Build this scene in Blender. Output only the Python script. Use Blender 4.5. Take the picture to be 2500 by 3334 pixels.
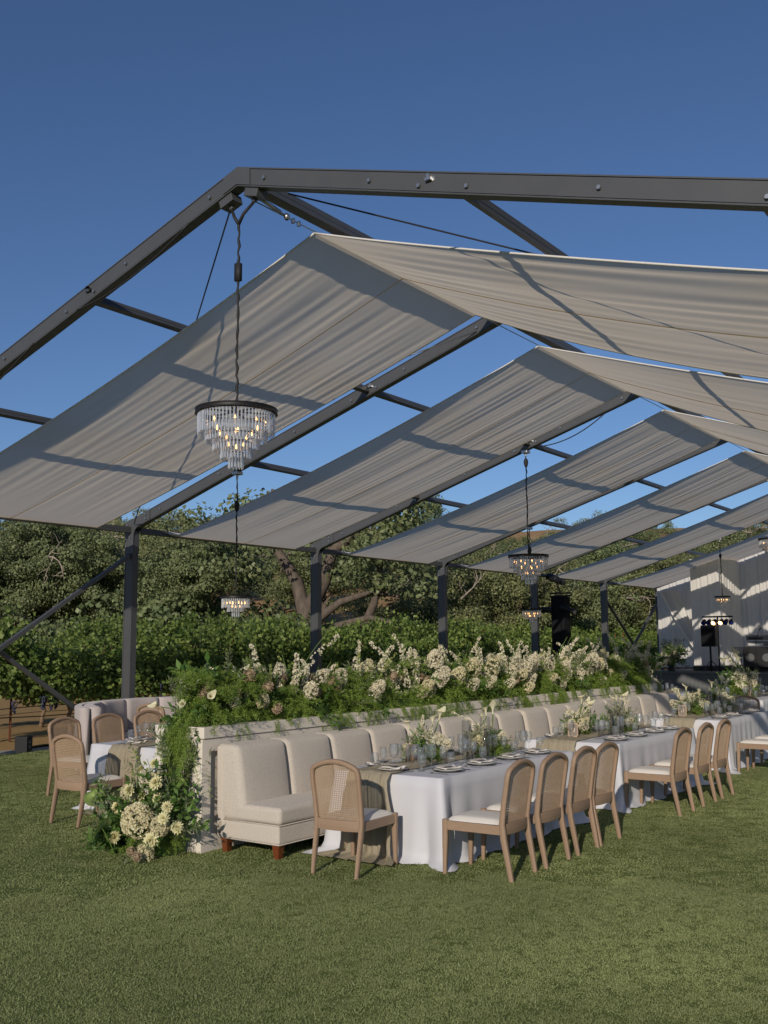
import bpy, bmesh, math, random
import numpy as np
from mathutils import Vector, Matrix, Euler
R = math.radians
scn = bpy.context.scene
for o in list(bpy.data.objects): bpy.data.objects.remove(o)
COL = scn.collection
# ------------------------------------------------------------------ camera
CAM = Vector((6.338, -6.471, 1.95)); YAW, PITCH, ROLL = 0.6245, 0.1302, -0.0073
_fw = Vector((-math.sin(YAW)*math.cos(PITCH), math.cos(YAW)*math.cos(PITCH), math.sin(PITCH)))
_r = Vector((math.cos(YAW), math.sin(YAW), 0)); _u = _r.cross(_fw)
_r2 = _r*math.cos(ROLL)+_u*math.sin(ROLL); _u2 = -_r*math.sin(ROLL)+_u*math.cos(ROLL)
cd = bpy.data.cameras.new('camera'); cam = bpy.data.objects.new('camera', cd); COL.objects.link(cam)
M = Matrix((( _r2.x, _u2.x, -_fw.x, CAM.x), (_r2.y, _u2.y, -_fw.y, CAM.y), (_r2.z, _u2.z, -_fw.z, CAM.z), (0, 0, 0, 1)))
cam.matrix_world = M
cd.sensor_fit = 'HORIZONTAL'; cd.sensor_width = 36; cd.lens = 36*3271/2500; cd.clip_start = .1; cd.clip_end = 3000
scn.camera = cam
# ------------------------------------------------------------------ sky, sun, exposure
SUN_EL, SUN_AZ = R(19.5), R(19)          # the sun stands behind the camera, a little to the right
w = bpy.data.worlds.new('World'); scn.world = w; w.use_nodes = True
nt = w.node_tree; nt.nodes.clear()
sky = nt.nodes.new('ShaderNodeTexSky'); sky.sky_type = 'NISHITA'; sky.sun_disc = False
sky.sun_elevation = SUN_EL; sky.sun_rotation = math.pi-SUN_AZ; sky.altitude = 300; sky.air_density = 1.0; sky.dust_density = .2; sky.ozone_density = 6.0
bgn = nt.nodes.new('ShaderNodeBackground'); bgn.inputs[1].default_value = .060
won = nt.nodes.new('ShaderNodeOutputWorld'); tn = nt.nodes.new('ShaderNodeVectorMath'); tn.operation = 'MULTIPLY'; tn.inputs[1].default_value = (1.0, .90, .915); nt.links.new(sky.outputs[0], tn.inputs[0]); nt.links.new(tn.outputs[0], bgn.inputs[0]); nt.links.new(bgn.outputs[0], won.inputs[0])
sd = bpy.data.lights.new('sun', 'SUN'); sd.energy = 2.1; sd.angle = R(.5); sd.color = (1, .89, .75)
sun = bpy.data.objects.new('sun', sd); COL.objects.link(sun)
sdir = Vector((-math.sin(SUN_AZ)*math.cos(SUN_EL), math.cos(SUN_AZ)*math.cos(SUN_EL), -math.sin(SUN_EL)))
sun.rotation_euler = sdir.to_track_quat('-Z', 'Y').to_euler(); sun.location = (8, -30, 20)
scn.view_settings.view_transform = 'Standard'; scn.view_settings.look = 'None'
scn.view_settings.exposure = .60; scn.view_settings.gamma = 1; scn.view_settings.use_curve_mapping = False
scn.render.engine = 'CYCLES'
scn.cycles.max_bounces = 8; scn.cycles.transparent_max_bounces = 24; scn.cycles.diffuse_bounces = 3; scn.cycles.glossy_bounces = 3
scn.cycles.transmission_bounces = 4; scn.cycles.caustics_reflective = False; scn.cycles.caustics_refractive = False
random.seed(7); rng = np.random.default_rng(11)
U = random.uniform
# ------------------------------------------------------------------ helpers
def gz(x, y=0):                           # the lawn climbs gently to the left
    t = max(0, -2.2-x); return .045*t*t/(t+.6) if x > -10 else .045*(7.8*7.8/8.4)+.0*(x)
def link(o, parent=None):
    COL.objects.link(o)
    if parent is not None: o.parent = parent
    return o
def empty(name, loc=(0, 0, 0), rz=0):
    o = bpy.data.objects.new(name, None); o.empty_display_size = .1; o.location = loc; o.rotation_euler = (0, 0, rz); return link(o)
def tag(o, label=None, cat=None, group=None, kind=None):
    if label: o['label'] = label
    if cat: o['category'] = cat
    if group: o['group'] = group
    if kind: o['kind'] = kind
    return o
def copy_tree(o, parent=None, loc=None, rot=None, scale=None):
    c = o.copy(); COL.objects.link(c); c.parent = parent
    if loc is not None: c.location = loc
    if rot is not None: c.rotation_euler = rot
    if scale is not None: c.scale = scale if hasattr(scale, '__len__') else (scale,)*3
    for ch in o.children: copy_tree(ch, c)
    return c
def drop(o):
    for ch in list(o.children): drop(ch)
    bpy.data.objects.remove(o)
class MB:
    def __init__(s): s.v = []; s.f = []; s.m = []
    def add(s, vs, fs, m=0):
        b = len(s.v); s.v.extend(vs); s.f.extend([tuple(i+b for i in f) for f in fs]); s.m.extend([m]*len(fs)); return s
    def box(s, x0, x1, y0, y1, z0, z1, m=0, T=None):
        vs = [(x, y, z) for z in (z0, z1) for y in (y0, y1) for x in (x0, x1)]
        if T is not None: vs = [tuple(T @ Vector(p)) for p in vs]
        return s.add(vs, [(0, 2, 3, 1), (4, 5, 7, 6), (0, 1, 5, 4), (2, 6, 7, 3), (0, 4, 6, 2), (1, 3, 7, 5)], m)
    def bar(s, a, b, w, h, up=(0, 0, 1), m=0):              # rectangular bar between two points
        a, b = Vector(a), Vector(b); d = (b-a).normalized(); x = d.cross(Vector(up)).normalized(); u = x.cross(d)
        vs = []
        for p in (a, b):
            for sx, su in ((-1, -1), (1, -1), (1, 1), (-1, 1)): vs.append(tuple(p+x*(sx*w/2)+u*(su*h/2)))
        return s.add(vs, [(3, 2, 1, 0), (4, 5, 6, 7), (0, 1, 5, 4), (1, 2, 6, 5), (2, 3, 7, 6), (3, 0, 4, 7)], m)
    def sweep(s, path, wh, up=(0, 1, 0), m=0, rnd=.0):      # rectangle (w along side, h along up) swept along a path, rounded corners
        P = [Vector(p) for p in path]; n = len(P); prof = []
        rr = rnd
        base = [(-1, -1), (1, -1), (1, 1), (-1, 1)] if rr == 0 else [(-1, -1+rr), (-1+rr, -1), (1-rr, -1), (1, -1+rr), (1, 1-rr), (1-rr, 1), (-1+rr, 1), (-1, 1-rr)]
        k = len(base); vs = []
        for i, p in enumerate(P):
            d = (P[min(i+1, n-1)]-P[max(i-1, 0)]).normalized(); u0 = Vector(up); x = d.cross(u0)
            if x.length < 1e-5: x = Vector((1, 0, 0))
            x.normalize(); u = x.cross(d)
            W, H = wh[i] if isinstance(wh, list) else wh
            for a, b in base: vs.append(tuple(p+x*(a*W/2)+u*(b*H/2)))
        fs = [(i*k+j, i*k+(j+1) % k, (i+1)*k+(j+1) % k, (i+1)*k+j) for i in range(n-1) for j in range(k)]
        fs += [tuple(range(k))[::-1], tuple((n-1)*k+j for j in range(k))]
        return s.add(vs, fs, m)
    def tube(s, path, rad, n=8, m=0, cap=True):
        P = [Vector(p) for p in path]; L = len(P); vs = []
        d0 = (P[1]-P[0]).normalized(); ref = Vector((0, 0, 1)) if abs(d0.z) < .9 else Vector((1, 0, 0))
        x = d0.cross(ref).normalized()
        for i, p in enumerate(P):
            d = (P[min(i+1, L-1)]-P[max(i-1, 0)])
            if d.length < 1e-9: d = d0
            d.normalize(); x = (x-d*x.dot(d)); x = x.normalized() if x.length > 1e-6 else d.orthogonal().normalized(); y = d.cross(x)
            r = rad[i] if hasattr(rad, '__len__') else rad
            for j in range(n):
                t = 2*math.pi*j/n; vs.append(tuple(p+x*(r*math.cos(t))+y*(r*math.sin(t))))
        fs = [(i*n+j, i*n+(j+1) % n, (i+1)*n+(j+1) % n, (i+1)*n+j) for i in range(L-1) for j in range(n)]
        if cap: fs += [tuple(range(n))[::-1], tuple((L-1)*n+j for j in range(n))]
        return s.add(vs, fs, m)
    def lathe(s, prof, n=24, c=(0, 0, 0), m=0):
        vs = []; L = len(prof)
        for r, z in prof:
            for j in range(n):
                t = 2*math.pi*j/n; vs.append((c[0]+r*math.cos(t), c[1]+r*math.sin(t), c[2]+z))
        return s.add(vs, [(i*n+j, i*n+(j+1) % n, (i+1)*n+(j+1) % n, (i+1)*n+j) for i in range(L-1) for j in range(n)], m)
    def ball(s, c, r, n=8, m=0, sz=1.0):
        k = max(4, n//2); prof = [(max(1e-4, r*math.sin(math.pi*i/k)), -r*sz*math.cos(math.pi*i/k)) for i in range(k+1)]
        return s.lathe(prof, n, c, m)
    def build(s, name, mat, parent=None, smooth=False, auto=None, bevel=0):
        me = bpy.data.meshes.new(name); me.from_pydata(s.v, [], s.f)
        mats = mat if isinstance(mat, (list, tuple)) else [mat]
        for q in mats: me.materials.append(q)
        if len(mats) > 1: me.polygons.foreach_set('material_index', s.m)
        if bevel:
            bm = bmesh.new(); bm.from_mesh(me); bmesh.ops.remove_doubles(bm, verts=bm.verts, dist=1e-5)
            bmesh.ops.bevel(bm, geom=[e for e in bm.edges if len(e.link_faces) == 2 and e.calc_face_angle(0) > .5], offset=bevel, segments=2, profile=.6, affect='EDGES', clamp_overlap=True)
            bm.to_mesh(me); bm.free()
        if smooth: me.polygons.foreach_set('use_smooth', [True]*len(me.polygons))
        me.update(); o = bpy.data.objects.new(name, me)
        if auto: me.set_sharp_from_angle(angle=auto)
        return link(o, parent)
def mesh_np(name, V, F, mat, parent=None, smooth=False, mi=None):
    me = bpy.data.meshes.new(name); V = np.asarray(V, dtype=np.float32); F = np.asarray(F, dtype=np.int32); k = F.shape[1]
    me.vertices.add(len(V)); me.vertices.foreach_set('co', V.ravel())
    me.loops.add(F.size); me.loops.foreach_set('vertex_index', F.ravel())
    me.polygons.add(len(F)); me.polygons.foreach_set('loop_start', np.arange(0, F.size, k, dtype=np.int32))
    for q in (mat if isinstance(mat, (list, tuple)) else [mat]): me.materials.append(q)
    if mi is not None: me.polygons.foreach_set('material_index', np.asarray(mi, dtype=np.int32))
    if smooth: me.polygons.foreach_set('use_smooth', np.ones(len(F), dtype=bool))
    me.update(calc_edges=True); me.validate(); o = bpy.data.objects.new(name, me); return link(o, parent)
def unit(a): return a/np.maximum(1e-9, np.linalg.norm(a, axis=-1, keepdims=True))
def leaves(P, D, L, Wd, fold=.25, jit=.6, seed=None, NH=None):
    """rhombic folded leaves: P bases, D directions, L lengths, Wd half-widths -> verts, quads(two per leaf)"""
    g = rng if seed is None else np.random.default_rng(seed)
    P = np.asarray(P, float); n = len(P); D = unit(np.asarray(D, float)+0); A = g.normal(size=(n, 3)) if NH is None else unit(np.asarray(NH, float))+g.normal(size=(n, 3))*jit; S = unit(np.cross(D, A)); N = np.cross(S, D)
    L = np.broadcast_to(np.asarray(L, float).reshape(-1, 1), (n, 1)); Wd = np.broadcast_to(np.asarray(Wd, float).reshape(-1, 1), (n, 1))
    b = P; t = P+D*L; mid = P+D*L*.45; l = mid+S*Wd+N*Wd*fold; r = mid-S*Wd+N*Wd*fold
    V = np.stack([b, l, t, r], 1).reshape(-1, 3); i = np.arange(n)[:, None]*4
    return V, np.concatenate([i+0, i+1, i+2, i+3], 1)
def noise1(n, seed=0):
    g = np.random.default_rng(seed); return g.normal(size=n)
# ------------------------------------------------------------------ materials
def mat(name, col, rough=.6, metal=0, spec=.5, noise=0, nscale=8, col2=None, bump=0, bscale=60, trans=0, coat=0, sheen=0, stretch=None, obj=True, rnd=0):
    m = bpy.data.materials.new(name); m.use_nodes = True; n = m.node_tree; b = n.nodes['Principled BSDF']; out = n.nodes['Material Output']
    b.inputs['Roughness'].default_value = rough; b.inputs['Metallic'].default_value = metal; b.inputs['Specular IOR Level'].default_value = spec
    if coat: b.inputs['Coat Weight'].default_value = coat
    if sheen: b.inputs['Sheen Weight'].default_value = sheen
    c1 = (*col, 1); b.inputs['Base Color'].default_value = c1; src = None
    tc = n.nodes.new('ShaderNodeTexCoord'); mp = n.nodes.new('ShaderNodeMapping'); n.links.new(tc.outputs['Object'], mp.inputs[0])
    if stretch: mp.inputs['Scale'].default_value = stretch
    if noise:
        tx = n.nodes.new('ShaderNodeTexNoise'); tx.inputs['Scale'].default_value = nscale; tx.inputs['Detail'].default_value = 6; tx.inputs['Roughness'].default_value = .6
        n.links.new(mp.outputs[0], tx.inputs['Vector'])
        rp = n.nodes.new('ShaderNodeValToRGB'); rp.color_ramp.elements[0].position = .5-noise/2; rp.color_ramp.elements[1].position = .5+noise/2
        rp.color_ramp.elements[0].color = c1; rp.color_ramp.elements[1].color = (*(col2 or tuple(min(1, c*1.5) for c in col)), 1)
        n.links.new(tx.outputs['Fac'], rp.inputs[0]); src = rp.outputs[0]
    if rnd:
        oi = n.nodes.new('ShaderNodeObjectInfo'); hs = n.nodes.new('ShaderNodeHueSaturation'); mr = n.nodes.new('ShaderNodeMapRange')
        mr.inputs['To Min'].default_value = 1-rnd; mr.inputs['To Max'].default_value = 1+rnd; n.links.new(oi.outputs['Random'], mr.inputs[0]); n.links.new(mr.outputs[0], hs.inputs['Value'])
        if src: n.links.new(src, hs.inputs['Color'])
        else: hs.inputs['Color'].default_value = c1
        src = hs.outputs[0]
    if src: n.links.new(src, b.inputs['Base Color'])
    if bump:
        t2 = n.nodes.new('ShaderNodeTexNoise'); t2.inputs['Scale'].default_value = bscale; t2.inputs['Detail'].default_value = 5
        n.links.new(mp.outputs[0], t2.inputs['Vector']); bp = n.nodes.new('ShaderNodeBump'); bp.inputs['Strength'].default_value = bump; bp.inputs['Distance'].default_value = .01
        n.links.new(t2.outputs['Fac'], bp.inputs['Height']); n.links.new(bp.outputs[0], b.inputs['Normal'])
    if trans:
        tr = n.nodes.new('ShaderNodeBsdfTranslucent'); mx = n.nodes.new('ShaderNodeMixShader'); mx.inputs[0].default_value = trans
        if src: n.links.new(src, tr.inputs[0])
        else: tr.inputs[0].default_value = c1
        n.links.new(b.outputs[0], mx.inputs[1]); n.links.new(tr.outputs[0], mx.inputs[2]); n.links.new(mx.outputs[0], out.inputs[0])
    return m
def leafmat(name, c, c2, trans=.3, rough=.5, scale=3, rnd=.12, isl=True):
    """leaf colour varies leaf by leaf (random per mesh island)"""
    m = bpy.data.materials.new(name); m.use_nodes = True; n = m.node_tree; b = n.nodes['Principled BSDF']; out = n.nodes['Material Output']
    b.inputs['Roughness'].default_value = rough; b.inputs['Specular IOR Level'].default_value = .35
    ge = n.nodes.new('ShaderNodeNewGeometry'); rp = n.nodes.new('ShaderNodeValToRGB'); rp.color_ramp.elements[0].color = (*c, 1); rp.color_ramp.elements[1].color = (*c2, 1)
    n.links.new(ge.outputs['Random Per Island'], rp.inputs[0])
    oi = n.nodes.new('ShaderNodeObjectInfo'); hs = n.nodes.new('ShaderNodeHueSaturation'); mr = n.nodes.new('ShaderNodeMapRange')
    mr.inputs['To Min'].default_value = 1-rnd; mr.inputs['To Max'].default_value = 1+rnd; n.links.new(oi.outputs['Random'], mr.inputs[0]); n.links.new(mr.outputs[0], hs.inputs['Value']); n.links.new(rp.outputs[0], hs.inputs['Color'])
    n.links.new(hs.outputs[0], b.inputs['Base Color'])
    tr = n.nodes.new('ShaderNodeBsdfTranslucent'); mx = n.nodes.new('ShaderNodeMixShader'); mx.inputs[0].default_value = trans
    n.links.new(hs.outputs[0], tr.inputs[0]); n.links.new(b.outputs[0], mx.inputs[1]); n.links.new(tr.outputs[0], mx.inputs[2]); n.links.new(mx.outputs[0], out.inputs[0])
    return m
def patchy(m, scale, lo, hi):
    """worn and mown patches: colour value drifts over the ground"""
    n = m.node_tree; hs = [x for x in n.nodes if x.bl_idname == 'ShaderNodeHueSaturation'][0]; ge = n.nodes.new('ShaderNodeNewGeometry'); tx = n.nodes.new('ShaderNodeTexNoise'); tx.inputs['Scale'].default_value = scale; tx.inputs['Detail'].default_value = 5
    mr = n.nodes.new('ShaderNodeMapRange'); mr.inputs['From Min'].default_value = .3; mr.inputs['From Max'].default_value = .7; mr.inputs['To Min'].default_value = lo; mr.inputs['To Max'].default_value = hi
    n.links.new(ge.outputs['Position'], tx.inputs['Vector']); n.links.new(tx.outputs['Fac'], mr.inputs[0]); n.links.new(mr.outputs[0], hs.inputs['Value']); return m
def thin_glass(name, tint=(.97, .985, 1), refl=.12, rough=.02, dif=0.0, edge=.5):
    m = bpy.data.materials.new(name); m.use_nodes = True; n = m.node_tree; n.nodes.remove(n.nodes['Principled BSDF']); out = n.nodes['Material Output']
    t = n.nodes.new('ShaderNodeBsdfTransparent'); t.inputs[0].default_value = (*tint, 1); g = n.nodes.new('ShaderNodeBsdfGlossy'); g.inputs['Roughness'].default_value = rough
    lw = n.nodes.new('ShaderNodeLayerWeight'); lw.inputs[0].default_value = .5; pw = n.nodes.new('ShaderNodeMath'); pw.operation = 'POWER'; pw.inputs[1].default_value = 2.2; n.links.new(lw.outputs['Facing'], pw.inputs[0])
    ad = n.nodes.new('ShaderNodeMath'); ad.operation = 'MULTIPLY_ADD'; ad.inputs[1].default_value = edge; ad.inputs[2].default_value = refl; ad.use_clamp = True
    n.links.new(pw.outputs[0], ad.inputs[0]); mx = n.nodes.new('ShaderNodeMixShader'); n.links.new(ad.outputs[0], mx.inputs[0]); n.links.new(t.outputs[0], mx.inputs[1]); n.links.new(g.outputs[0], mx.inputs[2])
    last = mx
    if dif:
        d = n.nodes.new('ShaderNodeBsdfDiffuse'); d.inputs[0].default_value = (.75, .78, .82, 1); m2 = n.nodes.new('ShaderNodeMixShader'); m2.inputs[0].default_value = dif
        n.links.new(mx.outputs[0], m2.inputs[1]); n.links.new(d.outputs[0], m2.inputs[2]); last = m2
    n.links.new(last.outputs[0], out.inputs[0]); return m
def emit(name, col, st):
    m = bpy.data.materials.new(name); m.use_nodes = True; b = m.node_tree.nodes['Principled BSDF']; b.inputs['Base Color'].default_value = (*col, 1)
    b.inputs['Emission Color'].default_value = (*col, 1); b.inputs['Emission Strength'].default_value = st; return m
K = {}
K['frame'] = mat('charcoal_painted_aluminium', (.062, .065, .070), .42, .0, .5, noise=.9, nscale=3, col2=(.085, .088, .092), bump=.03, bscale=200)
K['steel'] = mat('bare_steel', (.45, .45, .44), .35, .9)
K['black'] = mat('black_plastic', (.012, .012, .013), .5, 0, .4)
K['blackcloth'] = mat('black_cloth', (.010, .010, .012), .9, 0, .2)
K['cablewrap'] = mat('black_cable_wrap', (.015, .015, .016), .7)
K['canvas'] = mat('off_white_canvas', (.93, .82, .655), .85, 0, .15, noise=.8, nscale=2, col2=(.96, .85, .685), trans=.62, bump=.10, bscale=14, stretch=(.25, 3, 1))
K['white'] = mat('white_paint', (.72, .70, .66), .55)
K['oak'] = mat('limed_oak', (.270, .180, .118), .55, 0, .3, noise=.8, nscale=5, col2=(.345, .240, .165), stretch=(3, 3, 22), bump=.08, bscale=40, rnd=.08)
K['cane'] = mat('woven_cane', (.40, .285, .185), .6, 0, .3, noise=.8, nscale=40, col2=(.48, .35, .235))
K['seatcloth'] = mat('cream_upholstery', (.70, .66, .60), .9, 0, .1, bump=.05, bscale=300)
K['linen'] = mat('oatmeal_linen', (.46, .412, .35), .95, 0, .1, noise=.35, nscale=60, col2=(.61, .555, .48), stretch=(1, 1, 3), bump=.25, bscale=160, sheen=.1)
K['lilac'] = mat('mauve_grey_velvet', (.42, .37, .36), .85, 0, .15, noise=.8, nscale=6, col2=(.49, .44, .42), sheen=.25)
K['mahogany'] = mat('mahogany', (.13, .035, .012), .3, 0, .5, noise=.8, nscale=8, col2=(.19, .055, .02), stretch=(2, 2, 12))
K['planter'] = mat('putty_painted_wood', (.70, .64, .555), .6, 0, .3, noise=.9, nscale=2, col2=(.73, .67, .585))
K['table'] = mat('plywood', (.40, .28, .17), .6)
K['damask'] = mat('white_satin_cloth', (.61, .615, .655), .6, 0, .25, noise=.9, nscale=3, col2=(.64, .645, .68), bump=.12, bscale=9, trans=.08)
K['gauze'] = mat('olive_taupe_gauze', (.37, .325, .23), .95, 0, .05, noise=.8, nscale=16, col2=(.47, .415, .31), bump=.35, bscale=38, stretch=(2, 2, .7), trans=.3)
K['china'] = mat('white_china', (.80, .79, .77), .12, 0, .5)
K['rim'] = mat('dark_metal_rim', (.08, .075, .07), .3, .6)
K['napkin'] = mat('ivory_linen_napkin', (.72, .68, .63), .9, 0, .1, bump=.2, bscale=70)
K['card'] = mat('grey_card', (.50, .45, .40), .8)
K['silver'] = mat('polished_silver', (.75, .75, .75), .12, 1)
K['glass'] = thin_glass('clear_glass', (.955, .965, .965), .055, .04, .04, .75)
K['crystal'] = thin_glass('cut_crystal', (.93, .945, .96), .22, .10, .30)
K['smoke'] = thin_glass('candle_glass', (.965, .97, .965), .03, .02, 0, .3)
K['taper'] = mat('olive_candle_wax', (.075, .065, .042), .5)
K['bulb'] = emit('warm_bulb', (1, .50, .16), 3.2)
K['signframe'] = mat('copper_frame', (.34, .20, .12), .5, .1)
K['signface'] = mat('taupe_sign_face', (.165, .13, .095), .6)
K['signink'] = mat('pale_gold_ink', (.70, .58, .45), .5)
K['soil'] = mat('gravel_soil', (.33, .28, .23), .95, 0, .1, noise=.7, nscale=9, col2=(.47, .42, .36), bump=.9, bscale=50)
K['straw'] = mat('dry_straw', (.34, .21, .085), .95, 0, .1, noise=.6, nscale=14, col2=(.46, .31, .14), bump=.8, bscale=60)
K['hill'] = mat('dry_grass_hillside', (.33, .195, .09), .95, 0, .1, noise=.6, nscale=.35, col2=(.47, .30, .15), bump=.6, bscale=3)
K['bark'] = mat('oak_bark', (.065, .05, .04), .95, 0, .1, noise=.6, nscale=4, col2=(.19, .155, .125), stretch=(2, 2, .6), bump=.8, bscale=7)
K['deadwood'] = mat('bleached_branch', (.27, .225, .18), .9, 0, .1, noise=.7, nscale=4, col2=(.42, .36, .30))
K['vinewood'] = mat('vine_wood', (.16, .10, .065), .95, 0, .1, noise=.7, nscale=12, col2=(.27, .19, .13), stretch=(2, 2, .5), bump=.7, bscale=30)
K['rust'] = mat('rusty_post', (.13, .045, .025), .85, .2, .3, noise=.7, nscale=14, col2=(.20, .085, .045))
K['hose'] = mat('black_drip_hose', (.02, .02, .02), .6)
K['grape'] = mat('dusty_blue_grapes', (.035, .038, .075), .6, 0, .3, noise=.7, nscale=30, col2=(.085, .095, .16))
K['oakleaf'] = leafmat('oak_leaves', (.125, .162, .064), (.285, .325, .150), .3)
K['oakleaf2'] = leafmat('oak_leaves_dark', (.098, .138, .055), (.245, .290, .132), .3)
K['oakleaf3'] = leafmat('oak_leaves_olive', (.150, .172, .068), (.315, .332, .150), .3)
K['vineleaf'] = leafmat('vine_leaves', (.080, .150, .028), (.290, .370, .095), .38, rnd=.15)
K['fern'] = leafmat('asparagus_fern', (.130, .235, .035), (.350, .460, .100), .4)
K['ruscus'] = leafmat('glossy_dark_leaves', (.050, .120, .022), (.150, .245, .062), .25, .35)
K['olive'] = leafmat('grey_green_leaves', (.120, .155, .070), (.260, .290, .165), .25)
K['creamfloret'] = leafmat('cream_florets', (.66, .60, .36), (.84, .79, .56), .25, .7, rnd=.06)
K['blushfloret'] = leafmat('blush_cream_florets', (.66, .60, .42), (.86, .82, .66), .25, .7, rnd=.06)
K['whitefloret'] = leafmat('white_florets', (.70, .65, .46), (.86, .81, .64), .25, .7, rnd=.05)
K['limefloret'] = leafmat('lime_florets', (.30, .36, .09), (.52, .56, .22), .25, .7)
K['petal'] = leafmat('ivory_petals', (.68, .64, .44), (.82, .79, .63), .25, .6, rnd=.05)
K['yellow'] = leafmat('lemon_cream_petals', (.70, .66, .34), (.84, .80, .52), .25, .6, rnd=.05)
K['calla'] = mat('calla_cream', (.68, .64, .38), .45, 0, .4, noise=.8, nscale=14, col2=(.78, .75, .55), trans=.2)
K['anth'] = mat('lime_anthurium', (.26, .40, .10), .25, 0, .5, noise=.7, nscale=30, col2=(.42, .52, .20), trans=.15)
K['spadix'] = mat('coral_spadix', (.60, .33, .16), .6)
K['stem'] = mat('green_stem', (.11, .19, .035), .6)
K['dry'] = mat('dried_protea', (.26, .185, .115), .95, 0, .1, noise=.6, nscale=60, col2=(.42, .33, .22), bump=.8, bscale=90)
K['drape'] = mat('sheer_white_drape', (.80, .785, .75), .8, 0, .15, trans=.3, noise=.8, nscale=3, col2=(.83, .815, .78))
K['stage'] = mat('grey_stage_paint', (.13, .135, .14), .7, 0, .3)
K['stagedark'] = mat('black_stage_skirt', (.03, .032, .036), .8)
K['lensblue'] = mat('blue_lens', (.02, .04, .25), .15, 0, .6)
K['lampwarm'] = emit('stage_lamp', (1, .55, .2), 5)
K['screen'] = mat('grey_metal_panel', (.16, .16, .165), .45, .5)
K['bag'] = mat('black_box_print', (.55, .56, .56), .6)
def lawnmat():
    m = mat('lawn_turf', (.110, .145, .040), .9, 0, .1, noise=.8, nscale=.9, col2=(.150, .185, .058), bump=.9, bscale=70); return m
K['lawn'] = lawnmat()
K['blade'] = patchy(leafmat('turf_blades', (.205, .240, .088), (.362, .402, .178), .25, .6, rnd=.2), .42, .74, 1.2)
# ------------------------------------------------------------------ ground
def sheet(name, xs, ys, zf, m):
    V = np.array([(x, y, zf(x, y)) for y in ys for x in xs]); nx = len(xs)
    F = [(j*nx+i, j*nx+i+1, (j+1)*nx+i+1, (j+1)*nx+i) for j in range(len(ys)-1) for i in range(nx-1)]
    return tag(mesh_np(name, V, F, m, smooth=True), kind='structure')
EDGE = -8.15
def fr(a, b, n): return list(np.linspace(a, b, n))
sheet('lawn', [EDGE]+fr(-8, -2, 25)+[0, 5, 15, 40], fr(-40, 60, 81), gz, K['lawn'])
def hill_h(x, y):
    r = math.hypot(x-4, y+4); d = math.hypot(max(0, -16-x), max(0, y-38))
    h = d**1.08*.088
    h += (math.sin(x*.11+1.3)*math.cos(y*.083)*1.1+math.sin(x*.043+y*.051)*1.6)*min(1, d/30)
    return min(h, 34)-.03
def bank(x, y): return gz(x)-.06+.012*math.sin(x*7+y*3.1)*math.sin(y*5.3)
sheet('gravel_path', fr(-8.95, EDGE+.15, 8), fr(-6, 50, 120), bank, K['soil'])
def vin(x, y): return gz(x)-.045+.02*math.sin(x*5.1)*math.sin(y*3.7)
sheet('straw_ground', fr(-30, -8.90, 70), fr(-12, 70, 120), lambda x, y: vin(x, y)+max(0, -18-x)*.035, K['straw'])
V = []; nA, nR = 70, 60
for i in range(nR):
    r = 24+ (i/(nR-1))**1.7*900
    for j in range(nA):
        a = R(-60+j*170/(nA-1)); x, y = 4-math.sin(a)*r, -4+math.cos(a)*r; V.append((x, y, hill_h(x, y)+.0))
tag(mesh_np('hillside', V, [(i*nA+j, i*nA+j+1, (i+1)*nA+j+1, (i+1)*nA+j) for i in range(nR-1) for j in range(nA-1)], K['hill'], smooth=True), kind='structure')
mb = MB(); mb.box(-1500, 1500, -1500, 1500, -.6, -.5); tag(mb.build('terrain', K['hill']), kind='structure')
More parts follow.
